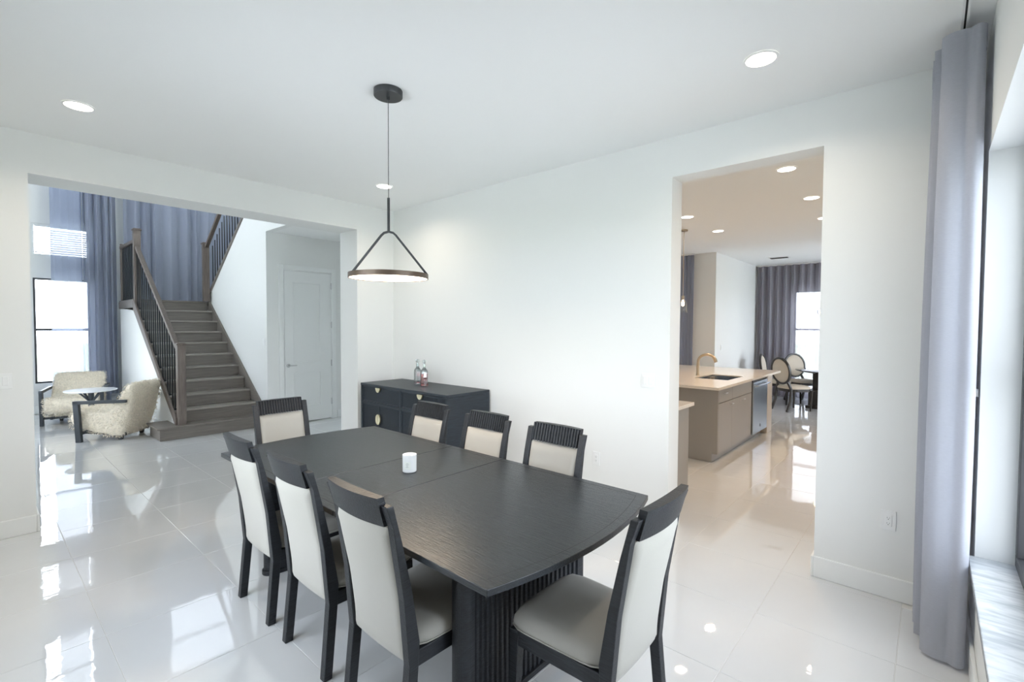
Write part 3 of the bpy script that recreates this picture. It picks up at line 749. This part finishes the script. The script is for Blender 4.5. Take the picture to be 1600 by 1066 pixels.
# ------------------------------------------------------------------ downlights
def downlight(x, y, label, e=7, col=(1, .86, .70), z=H, grp='recessed ceiling downlights', r=.086):
    t = thing('recessed_downlight', label, 'ceiling light', (x, y, z), group=grp)
    MB().lathe([(r-.012, -.006), (r, -.004), (r, -.001)], seg=36, cap=False).lathe([(r-.012, -.006), (r-.014, -.001)], seg=36, cap=False).build('trim_ring', M_PLASTIC, t, smooth=40)
    MB().lathe([(.001, -.0035), (r-.012, -.0035)], seg=36, cap=False).build('lens', M_LED, t)
    area('downlight_glow', (x, y, z-.02), (0, 0, 0), .12, .12, e, col, shape='DISK', spread=math.radians(150))
downlight(4.431, -.728, 'round recessed downlight in the dining ceiling near the linen curtain')
downlight(.875, -3.066, 'round recessed downlight in the dining ceiling above the foyer opening')
downlight(.854, -.699, 'round recessed downlight in the ceiling above the sideboard, behind the pendant cable')
WK = (1, .72, .46)
downlight(4.127, 1.379, 'nearest recessed downlight in the kitchen ceiling', 10, WK)
downlight(4.116, 2.65, 'second recessed downlight in the kitchen ceiling, at the right jamb', 10, WK)
downlight(2.707, 3.895, 'recessed kitchen downlight above the far end of the island', 10, WK)
downlight(2.71, 2.687, 'recessed kitchen downlight above the near end of the island, at the left jamb', 10, WK)
downlight(4.06, 3.896, 'recessed kitchen downlight half hidden by the right jamb', 10, WK)
cv = thing('ceiling_vent', 'white slatted air vent in the ceiling of the breakfast nook', 'vent', (2.753, 7.5, H))
MB().box(-.19, .19, -.10, .10, -.012, -.002).build('frame', M_PLASTIC, cv, bevel=.003)
for i in range(7): MB().box(-.16, .16, -.078+i*.024, -.066+i*.024, -.018, -.012).build('slat', M_DARK, cv)

# ------------------------------------------------------------------ sideboard
SX0, SX1, SY0, SY1, SH = .215, 1.728, -.600, -.022, .944
sb = thing('sideboard', 'dark navy-black reeded sideboard with pale brass pulls against the white wall', 'sideboard', (0, 0, 0))
b = MB()
b.box(SX0, SX1, SY0, SY1, SH-.028, SH)
b.box(SX0, SX0+.028, SY0+.004, SY1, .06, SH-.028).box(SX1-.028, SX1, SY0+.004, SY1, .06, SH-.028)
b.box(SX0+.028, SX1-.028, SY0+.004, SY1, .06, .088).box(SX0+.028, SX1-.028, SY1-.02, SY1, .088, SH-.028)
xm = (SX0+SX1)/2
b.box(xm-.014, xm+.014, SY0+.006, SY1-.02, .088, SH-.028)
b.box(SX0+.028, SX1-.028, SY0+.006, SY0+.03, .716, .738)
b.build('carcass', M_SIDE, sb, bevel=.003)
MB().box(SX0+.03, SX1-.03, SY0+.04, SY1-.02, .001, .06).build('plinth', M_SIDE, sb)
def reeded(x0, x1, z0, z1, y=SY0+.016, fr=.012):
    m = MB(); m.box(x0, x0+fr, y-.004, y+.02, z0, z1).box(x1-fr, x1, y-.004, y+.02, z0, z1).box(x0+fr, x1-fr, y-.004, y+.02, z0, z0+fr).box(x0+fr, x1-fr, y-.004, y+.02, z1-fr, z1)
    n = max(4, int((x1-x0-2*fr)/.0115)); pts = []
    a, b_2 = x0+fr, x1-fr; p = (b_2-a)/n
    for i in range(n):
        pts += [(a+i*p, y+.008), (a+i*p+p*.2, y+.002), (a+i*p+p*.8, y+.002), (a+(i+1)*p-.0001, y+.008)]
    pts += [(b_2, y+.02), (a, y+.02)]
    m.prism(pts, 'z', z0+fr, z1-fr); return m
for (a, c2_) in ((SX0+.031, xm-.017), (xm+.017, SX1-.031)):
    d = reeded(a, c2_, .741, .912).build('drawer', M_SIDE, sb)
    mx_ = (a+c2_)/2-.03
    pts = [(mx_+.042*math.cos(PI+PI*i/16), .910+.050*math.sin(PI+PI*i/16)) for i in range(17)]
    MB().prism(pts, 'y', SY0-.008, SY0+.010).build('half_moon_pull', M_BRASS, d, bevel=.002)
    mm_ = (a+c2_)/2-.03 if a < 1 else (a+c2_)/2
    for (da, db, sgn) in ((a, mm_-.0015, 1), (mm_+.0015, c2_, -1)):
        dd = reeded(da, db, .091, .713).build('door', M_SIDE, sb)
        cx_ = mm_-sgn*.002
        pts = [(cx_-sgn*.040*math.sin(PI*i/16), .56+.058*math.cos(PI*i/16)) for i in range(17)]
        MB().prism(pts, 'y', SY0-.008, SY0+.010).build('half_round_pull', M_BRASS, dd, bevel=.002)

# bottles
def bottle(x, y, label, liquid):
    t = thing('glass_bottle', label, 'bottle', (x, y, SH+.001), group='glass stopper bottles on the sideboard')
    prof = [(.001, 0), (.036, 0), (.041, .006), (.041, .150), (.036, .168), (.020, .190), (.0135, .205), (.0135, .225), (.018, .229), (.018, .235)]
    MB().lathe(prof, seg=8, cap=False).build('bottle_body', M_CLEAR, t)
    ip = [(.001, .006), (.037, .006), (.037, .145), (.033, .162), (.017, .188), (.010, .204), (.010, .232)]
    MB().lathe(ip, seg=8, cap=False).build('inner_wall', M_CLEAR, t)
    MB().lathe([(.001, .234), (.010, .234), (.009, .243), (.020, .252), (.024, .266), (.019, .281), (.001, .286)], seg=10, cap=False).build('stopper', M_CLEAR, t)
    if liquid: MB().lathe([(.001, .007), (.036, .007), (.036, .128), (.001, .128)], seg=8, cap=False).build('rose_liquid', M_PINK, t, label='pink translucent liquid filling half the bottle')
bottle(.838, -.262, 'clear faceted glass bottle with a glass stopper on the sideboard', False)
bottle(.985, -.285, 'faceted glass bottle half filled with pink liquid on the sideboard', True)

# ------------------------------------------------------------------ switches and outlets
def plate(name, label, cat, loc, rz, kind):
    """wall plate in local x-z, facing -y"""
    t = thing(name, label, cat, loc, rz)
    if kind == 'outlet':
        MB().box(-.036, .036, -.006, -.0005, -.058, .058).build('cover_plate', M_PLASTIC, t, bevel=.002)
        MB().box(-.017, .017, -.009, -.006, -.034, .034).build('receptacle', M_PLASTIC, t, bevel=.0015)
        for dz in (-.019, .013):
            MB().box(-.0065, -.005, -.0095, -.0089, dz, dz+.008).box(.005, .0065, -.0095, -.0089, dz, dz+.007).cyl(0, -.0092, .0001, dz-.006, dz-.004, 6).box(-.002, .002, -.0095, -.0089, dz-.007, dz-.003).build('slot', M_DARK, t)
    else:
        w_ = .036 if kind == 1 else .058
        MB().box(-w_, w_, -.006, -.0005, -.058, .058).build('cover_plate', M_PLASTIC, t, bevel=.002)
        for k in range(kind):
            cx = 0 if kind == 1 else (-.023+.046*k)
            MB().box(cx-.016, cx+.016, -.010, -.006, -.033, .033).build('rocker', M_PLASTIC, t, bevel=.003)
plate('light_switch', 'white double rocker switch on the wall beside the kitchen opening', 'switch', (3.467, 0, 1.175), 0, 2)
plate('wall_outlet', 'white wall outlet low on the wall near the linen curtain', 'outlet', (4.992, 0, .466), 0, 'outlet')
plate('wall_outlet', 'white wall outlet behind the dining table, left of the kitchen opening', 'outlet', (2.999, 0, .462), 0, 'outlet')
plate('light_switch', 'white rocker switch on the wall beside the foyer opening', 'switch', (0, -3.405, 1.178), PI/2, 1)
plate('light_switch', 'white rocker switch on the tall wall between staircase and hall door', 'switch', (-2.72, YS, 1.33), 0, 1)
plate('wall_outlet', 'white wall outlet on the wall under the staircase', 'outlet', (-4.278, YT0-.008, .42), 0, 'outlet')
plate('light_switch', 'white rocker switch on the white wall of the breakfast nook', 'switch', (2.0, 6.35, 1.2), PI/2, 1)

# ------------------------------------------------------------------ foyer armchairs and table
def armchair(loc, facing, label, seed):
    """local: front at +y, origin below the seat centre"""
    rz = math.atan2(facing[1], facing[0])-PI/2
    t = thing('armchair', label, 'armchair', (loc[0], loc[1], 0), rz, 'shaggy armchairs in the foyer')
    hw = .33
    prof = [(.36, .17), (.40, .30), (.37, .42), (.30, .445), (-.10, .395), (-.16, .42), (-.30, .74), (-.35, .79), (-.42, .79), (-.455, .72), (-.30, .10), (-.24, .05), (-.16, .05)]
    def rounded(hx, shrink=0):
        m = MB(); vs = []; n = len(prof); cy = sum(p[0] for p in prof)/n; cz = sum(p[1] for p in prof)/n
        secs = [(-hx, .045), (-hx+.03, .012), (-hx+.08, 0), (hx-.08, 0), (hx-.03, .012), (hx, .045)]
        for (x, ins) in secs:
            for i in range(n):
                a = Vector(prof[i-1]); b2 = Vector(prof[i]); c = Vector(prof[(i+1) % n])
                tn = (c-a).normalized(); nr = Vector((tn.y, -tn.x))
                if nr.dot(b2-Vector((cy, cz))) < 0: nr = nr
                p = b2+nr*(-ins)*SGN
                vs.append((x, p.x, p.y))
        fs = [(k*n+i, k*n+(i+1) % n, (k+1)*n+(i+1) % n, (k+1)*n+i) for k in range(len(secs)-1) for i in range(n)]
        fs += [tuple(range(n))[::-1], tuple((len(secs)-1)*n+i for i in range(n))]
        return m.add(vs, fs)
    area2 = sum(prof[i][0]*prof[(i+1) % len(prof)][1]-prof[(i+1) % len(prof)][0]*prof[i][1] for i in range(len(prof)))
    SGN = 1 if area2 > 0 else -1
    up = rounded(hw).build('shag_upholstery', M_SHAG, t, smooth=180)
    s_ = up.modifiers.new('s', 'SUBSURF'); s_.levels = 1; s_.render_levels = 1
    r = up.modifiers.new('remesh', 'REMESH'); r.mode = 'VOXEL'; r.voxel_size = .013; r.use_smooth_shade = True
    tx = bpy.data.textures.new('shag', 'CLOUDS'); tx.noise_scale = .03; tx.noise_depth = 2
    d = up.modifiers.new('disp', 'DISPLACE'); d.texture = tx; d.strength = .022; d.mid_level = .5
    rnd = random.Random(11); fm = MB(); n = len(prof)
    segs_ = [((Vector(prof[i]), Vector(prof[(i+1) % n])), (Vector(prof[(i+1) % n])-Vector(prof[i])).length) for i in range(n)]
    tot = sum(q[1] for q in segs_)
    def inside(y, z):
        c_ = False
        for i in range(n):
            (ya, za), (yb_, zb_) = prof[i-1], prof[i]
            if (za > z) != (zb_ > z) and y < (yb_-ya)*(z-za)/(zb_-za)+ya: c_ = not c_
        return c_
    def tuft(p, nn):
        d = (nn+Vector((rnd.uniform(-.8, .8), rnd.uniform(-.8, .8), rnd.uniform(-1.1, .3)))).normalized()*rnd.uniform(.016, .034)
        sd = Vector((rnd.uniform(-1, 1), rnd.uniform(-1, 1), rnd.uniform(-1, 1))).cross(d).normalized()*.0045
        p = p-nn*.006
        fm.add([p-sd, p+sd, p+d], [(0, 1, 2)])
    for _ in range(9000):
        if rnd.random() < .62:
            u = rnd.random()*tot
            for (a, b2), L in segs_:
                if u < L: break
                u -= L
            p = a+(b2-a)*(u/L); tn = (b2-a).normalized(); nr = Vector((0, tn.y*SGN, -tn.x*SGN))
            tuft(Vector((rnd.uniform(-hw+.02, hw-.02), p.x, p.y)), nr)
        else:
            y = rnd.uniform(-.46, .40); z = rnd.uniform(.05, .79)
            if inside(y, z): sx_ = rnd.choice((-1, 1)); tuft(Vector((sx_*hw, y, z)), Vector((sx_, 0, 0)))
    fm_o = fm.build('shag_pile', M_SHAG, t); fm_o['kind'] = 'stuff'
    for s in (-1, 1):
        x = s*(hw+.035)
        MB().prism([(.19, 0), (.26, 0), (.29, .56), (.22, .56)], 'x', x-.022, x+.022).build('front_leg', M_DKFRAME, t, bevel=.004)
        MB().prism([(.29, .515), (.29, .56), (-.37, .575), (-.37, .535)], 'x', x-.022, x+.022).build('armrest', M_DKFRAME, t, bevel=.004)
        MB().prism([(.30, .10), (.30, .14), (-.28, .10), (-.28, .06)], 'x', s*.24-.018, s*.24+.018).build('seat_rail', M_DKFRAME, t, bevel=.003)
        MB().prism([(-.22, 0), (-.18, 0), (-.16, .09), (-.24, .09)], 'x', s*.22-.02, s*.22+.02).build('rear_leg', M_DKFRAME, t, bevel=.003)
    MB().box(-hw-.02, hw+.02, .20, .24, .10, .14).build('front_rail', M_DKFRAME, t, bevel=.003)
    return t
# nearer chair: near front leg at (-3.46,-2.62); further chair: leg at (-5.30,-2.85)
def place(leg, facing, side, **k):
    f = Vector(facing).normalized(); rt = Vector((f.y, -f.x))     # right hand of the sitter
    o = Vector(leg)-f*.225-rt*(side*.365)
    return armchair((o.x, o.y), (f.x, f.y), **k)
place((-3.47, -2.62), (-.67, -.74), -1, label='cream shaggy armchair with dark arms closest to the staircase', seed=1)
place((-5.28, -2.85), (.96, -.28), 1, label='cream shaggy armchair facing out, beside the tall foyer window', seed=2)
ft = thing('side_table', 'round white-topped side table with black legs between the shaggy armchairs', 'table', (-4.42, -2.37, 0), rz=.3)
MB().lathe([(.001, .588), (.300, .588), (.312, .593), (.315, .600), (.312, .606), (.001, .606)], seg=48, cap=False).build('tabletop', M_TABWHITE, ft, smooth=40)
MB().cyl(0, 0, .035, .30, .584, 16).build('hub', M_DKFRAME, ft, smooth=40)
for k in range(4):
    a = k*PI/2+.2; c, s = math.cos(a), math.sin(a)
    MB().tube([(.03*c, .03*s, .32), (.22*c, .22*s, .001)], .014, rect=(.035, .022)).build('leg', M_DKFRAME, ft, bevel=.003)
    MB().tube([(.03*c, .03*s, .44), (.17*c, .17*s, .584)], .012, rect=(.028, .018)).build('strut', M_DKFRAME, ft, bevel=.003)

# ------------------------------------------------------------------ kitchen island
IX, IY0, IY1, IT = 3.30, 2.20, 4.63, .905
ki = thing('kitchen_island', 'taupe kitchen island cabinets under the beige counter', 'cabinet', (0, 0, 0))
MB().prism([(1.75, .002), (IX-.065, .002), (IX-.065, .105), (IX-.001, .105), (IX-.001, IT-.032), (1.75, IT-.032)], 'y', IY0, IY0+.02).build('end_panel', M_CABEND, ki, bevel=.002)
MB().box(1.76, IX-.022, IY0+.02, 3.585, .105, IT-.20).box(1.76, 2.77, 3.585, 4.36, .105, IT-.032).build('carcass', M_CABEND, ki)
MB().box(1.80, IX-.066, IY0+.02, 4.33, .002, .105).build('toe_kick', M_CABINET, ki)
def front(y0, y1, z0, z1, nm, pull=None, par=ki):
    d = MB().box(IX-.02, IX, y0+.002, y1-.002, z0, z1).build(nm, M_CABINET, par, bevel=.0015)
    if pull:
        py, pz = pull
        MB().tube([(IX, py-.035, pz), (IX+.025, py-.035, pz), (IX+.025, py+.035, pz), (IX, py+.035, pz)], .005, 8).build('pull', M_NICKEL, d, smooth=40)
front(IY0+.022, 2.73, .705, .868, 'drawer', (2.44, .81))
front(IY0+.022, 2.73, .108, .698, 'door', (2.68, .655))
front(2.73, 3.585, .705, .868, 'false_front')
front(2.73, 3.585, .108, .698, 'door', (3.17, .655))
MB().box(3.10, IX+.02, 4.36, IY1, .002, IT-.032).build('end_pier', mat('beige_pier', (.60, .53, .46, 1), .3), ki, bevel=.002)
ct = MB()
cx0, cx1, cy0, cy1 = 1.45, 3.335, 2.10, 5.10
sx0, sx1, sy0, sy1 = 2.72, 3.16, 3.0, 3.70
ct.box(cx0, sx0, cy0, cy1, IT-.032, IT).box(sx1, cx1, cy0, cy1, IT-.032, IT).box(sx0, sx1, cy0, sy0, IT-.032, IT).box(sx0, sx1, sy1, cy1, IT-.032, IT)
tag(ct.build('countertop', M_QUARTZ, bevel=0), 'beige quartz countertop on the kitchen island', 'countertop')
sk = thing('kitchen_sink', 'steel undermount sink set into the island countertop', 'sink', (0, 0, 0))
MB().box(sx0+.004, sx1-.004, sy0+.004, sy1-.004, IT-.19, IT-.186).box(sx0+.004, sx0+.01, sy0+.004, sy1-.004, IT-.186, IT-.012).box(sx1-.01, sx1-.004, sy0+.004, sy1-.004, IT-.186, IT-.012).box(sx0+.01, sx1-.01, sy0+.004, sy0+.01, IT-.186, IT-.012).box(sx0+.01, sx1-.01, sy1-.01, sy1-.004, IT-.186, IT-.012).build('basin', M_STEEL, sk)
MB().cyl((sx0+sx1)/2, (sy0+sy1)/2, .045, IT-.186, IT-.182).build('drain', M_NICKEL, sk, smooth=40)
fa = thing('faucet', 'brushed champagne arched faucet on the kitchen island', 'faucet', (2.63, 3.38, IT), rz=.1)
MB().lathe([(.030, .0005), (.030, .008), (.024, .016), (.022, .12), (.024, .15), (.021, .19), (.016, .21)], seg=20).build('body', M_CHAMP, fa, smooth=40)
sp = [(0, 0, .15)]
for i in range(15):
    a = PI-PI*.86*i/14; sp.append((.12+.12*math.cos(a), 0, .20+.105*math.sin(a)))
sp = [(0, 0, .12), (0, 0, .16)]+sp[1:]+[(.245, 0, .20)]
MB().tube(sp, [.020]*4+[.019]*9+[.019]*2+[.024]*(len(sp)-15), 12).build('spout', M_CHAMP, fa, smooth=40)
MB().tube([(0, 0, .21), (.01, 0, .25), (.05, 0, .285)], [.016, .013, .010], 10).build('lever', M_CHAMP, fa, smooth=40)
# dishwasher
dw = thing('dishwasher', 'stainless dishwasher built into the kitchen island', 'dishwasher', (IX, 3.97, 0))
MB().box(-.13, -.025, -.372, .372, .09, .862).build('tub', M_DARK, dw)
MB().box(-.02, .022, -.368, .368, .10, .835).build('door', M_STEEL, dw, bevel=.004)
MB().box(-.02, .010, -.368, .368, .838, .866).build('control_strip', M_DARK, dw)
MB().tube([(.022, -.32, .775), (.062, -.32, .785), (.062, .32, .785), (.022, .32, .775)], .012, 10).build('handle', M_STEEL, dw, smooth=40)
MB().box(.022, .0235, -.02, .02, .17, .21).build('badge', M_DARK, dw)
MB().box(-.08, -.07, -.365, .365, .002, .095).build('kick_plate', M_DARK, dw)

# cabinet run behind wall_back
kc = thing('base_cabinet', 'taupe base cabinet end just inside the kitchen opening', 'cabinet', (0, 0, 0))
MB().prism([(TR+.003, .002), (.765, .002), (.765, .105), (.83, .105), (.83, .872), (TR+.003, .872)], 'x', 3.46, 3.48).build('end_panel', M_CABEND, kc, bevel=.002)
MB().box(1.6, 3.46, TR+.003, .81, .105, .872).build('carcass', M_CABEND, kc)
MB().box(1.6, 3.46, TR+.003, .765, .002, .105).build('toe_kick', M_CABINET, kc)
for k in range(3):
    a = 1.62+k*.612
    d = MB().box(a, a+.606, .812, .83, .71, .868).build('drawer', M_CABINET, kc, bevel=.0015)
    MB().tube([(a+.26, .83, .80), (a+.26, .855, .80), (a+.35, .855, .80), (a+.35, .83, .80)], .005, 8).build('pull', M_NICKEL, d, smooth=40)
    d = MB().box(a, a+.606, .812, .83, .108, .704).build('door', M_CABINET, kc, bevel=.0015)
    MB().tube([(a+.55, .83, .58), (a+.55, .855, .58), (a+.55, .855, .66), (a+.55, .83, .66)], .005, 8).build('pull', M_NICKEL, d, smooth=40)
tag(MB().box(1.6, 3.515, TR+.003, .87, .873, .905).build('countertop', M_QUARTZ, bevel=.003), 'beige quartz countertop on the cabinet just inside the kitchen opening', 'countertop')
# kitchen pendant
kp = thing('pendant_lamp', 'small glass bell pendant lamp over the kitchen island', 'lamp', (2.345, 3.5, 0))
MB().cyl(0, 0, .055, H-.02, H-.001, 20).build('canopy', M_CHAMP, kp, smooth=40)
MB().cyl(0, 0, .005, 2.06, H-.02, 8).build('rod', M_CHAMP, kp)
MB().cyl(0, 0, .020, 2.01, 2.07, 16).build('socket', M_CHAMP, kp, smooth=40)
MB().lathe([(.022, 2.015), (.045, 1.995), (.062, 1.94), (.066, 1.86), (.078, 1.82)], seg=28, cap=False).build('glass_shade', M_CLEAR, kp, smooth=60)
MB().lathe([(.001, 2.01), (.012, 2.0), (.022, 1.96), (.020, 1.93), (.001, 1.91)], seg=16, cap=False).build('bulb', M_BULB, kp, smooth=60)

# ------------------------------------------------------------------ breakfast nook
M_NFAB = mat('taupe_seat_fabric', (.52, .46, .38, 1), .85)
M_NWOOD = mat('espresso_wood', (.028, .024, .022, 1), .35)
nt_ = thing('round_dining_table', 'dark round pedestal table in the breakfast nook', 'dining table', (3.86, 7.72, 0))
MB().lathe([(.001, .725), (.74, .725), (.78, .735), (.80, .748), (.80, .757), (.79, .762), (.001, .762)], seg=64, cap=False).build('tabletop', mat('nook_tabletop', (.05, .055, .065, 1), .12, coat=.5), nt_, smooth=40)
for (a, b2) in ((-.42, -.12), (-.42, .28), (.42, -.12), (.42, .28)):
    MB().box(a-.05, a+.05, b2-.05, b2+.05, .30, .724).build('pedestal_post', M_NWOOD, nt_, bevel=.005)
MB().box(-.52, .52, -.30, .42, .06, .36).build('pedestal_box', M_NWOOD, nt_, bevel=.008)
MB().box(-.56, .56, -.34, .46, .002, .06).build('plinth', M_NWOOD, nt_, bevel=.008)
def oval_chair(loc, facing, label):
    rz = math.atan2(facing[1], facing[0])-PI/2
    t = thing('oval_back_chair', label, 'chair', (loc[0], loc[1], 0), rz, 'oval-backed chairs in the breakfast nook')
    zc, rx, rzz = .77, .225, .245
    def yb(z): return -.235-.16*(z-.5)
    ring = [(rx*math.cos(2*PI*i/36), yb(zc+rzz*math.sin(2*PI*i/36)), zc+rzz*math.sin(2*PI*i/36)) for i in range(36)]
    MB().tube(ring, .024, rect=(.042, .036), closed=True).build('back_frame', M_NWOOD, t, bevel=.008)
    m = MB(); vs = []; n = 36
    for sgn in (-1, 1):
        for (k, d) in ((.94, .006), (.85, .016), (.6, .022)):
            for i in range(n):
                a = 2*PI*i/n; z = zc+rzz*k*math.sin(a); vs.append((rx*k*math.cos(a), yb(z)+sgn*d, z))
        vs.append((0, yb(zc)+sgn*.024, zc))
    S = 3*n+1; fs = []
    for s in (0, 1):
        for j in range(2):
            for i in range(n): q = (s*S+j*n+i, s*S+j*n+(i+1) % n, s*S+(j+1)*n+(i+1) % n, s*S+(j+1)*n+i); fs.append(q)
        for i in range(n): fs.append((s*S+2*n+i, s*S+2*n+(i+1) % n, s*S+3*n))
    for i in range(n): fs.append((i, (i+1) % n, S+(i+1) % n, S+i))
    m.add(vs, fs).build('back_pad', M_NFAB, t, smooth=60)
    for s in (-1, 1):
        MB().tube([(s*.20, -.30, .002), (s*.19, -.225, .20), (s*.185, -.205, .42), (s*.15, -.215, .50), (s*.12, -.232, .565)], .02, rect=(.038, .042)).build('rear_leg', M_NWOOD, t, bevel=.006)
        MB().tube([(s*.205, .215, .002), (s*.215, .225, .40)], [.016, .026], 10).build('front_leg', M_NWOOD, t, smooth=50)
    f = MB(); pts = []
    for i in range(32):
        a = 2*PI*i/32; ca, sa = math.cos(a), math.sin(a); rr = (abs(ca)**4+abs(sa)**4)**-.25; y = .24*sa*rr; pts.append(((.235+.02*(y/.24))*ca*rr, y))
    f.prism([(x*.98, y*.98) for (x, y) in pts], 'z', .375, .43).build('seat_frame', M_NWOOD, t, bevel=.004)
    m = MB(); vs = []; lay = [(.43, 1.0), (.45, 1.0), (.47, .96), (.484, .85), (.49, .6)]
    for (z, k) in lay: vs += [(x*k, y*k, z) for (x, y) in pts]
    n = 32; fs = [(j*n+i, j*n+(i+1) % n, (j+1)*n+(i+1) % n, (j+1)*n+i) for j in range(4) for i in range(n)]+[tuple(range(n))[::-1], tuple(4*n+i for i in range(n))]
    m.add(vs, fs).build('seat', M_NFAB, t, smooth=60)
    return t
oval_chair((3.16, 6.96), (.60, .80), 'oval-backed taupe chair nearest the kitchen island')
oval_chair((2.72, 7.75), (1, .02), 'oval-backed chair on the white wall side of the round nook table')
oval_chair((3.10, 8.26), (.72, -.69), 'oval-backed chair in front of the bright nook window')
tag(MB().lathe([(.001, .001), (.13, .001), (.20, .012), (.215, .022), (.208, .022), (.13, .010), (.001, .010)], cx=0, cy=0, seg=36, cap=False).build('serving_tray', M_NWOOD, loc=(3.72, 7.62, .762), smooth=40), 'low dark tray on the round nook table', 'tray')
nl = thing('chandelier', 'small champagne metal chandelier with glass cups above the round nook table', 'chandelier', (3.76, 7.67, 0))
MB().cyl(0, 0, .06, H-.025, H-.001, 20).build('canopy', M_CHAMP, nl, smooth=40)
MB().cyl(0, 0, .007, 1.86, H-.025, 8).build('rod', M_CHAMP, nl)
for k in range(5):
    a = PI*1.18+k*2*PI/5; c, s = math.cos(a), math.sin(a)
    arm = MB().tube([(0, 0, 1.88), (.12*c, .12*s, 1.80), (.26*c, .26*s, 1.80), (.32*c, .32*s, 1.86)], .007, 8).build('arm', M_CHAMP, nl, smooth=50)
    MB().lathe([(.015, 1.86), (.04, 1.88), (.05, 1.95), (.052, 2.0)], cx=.32*c, cy=.32*s, seg=20, cap=False).build('glass_cup', M_CLEAR, arm, smooth=60)
    MB().lathe([(.001, 1.87), (.016, 1.89), (.018, 1.93), (.001, 1.96)], cx=.32*c, cy=.32*s, seg=12, cap=False).build('bulb', M_BULB, arm, smooth=60)
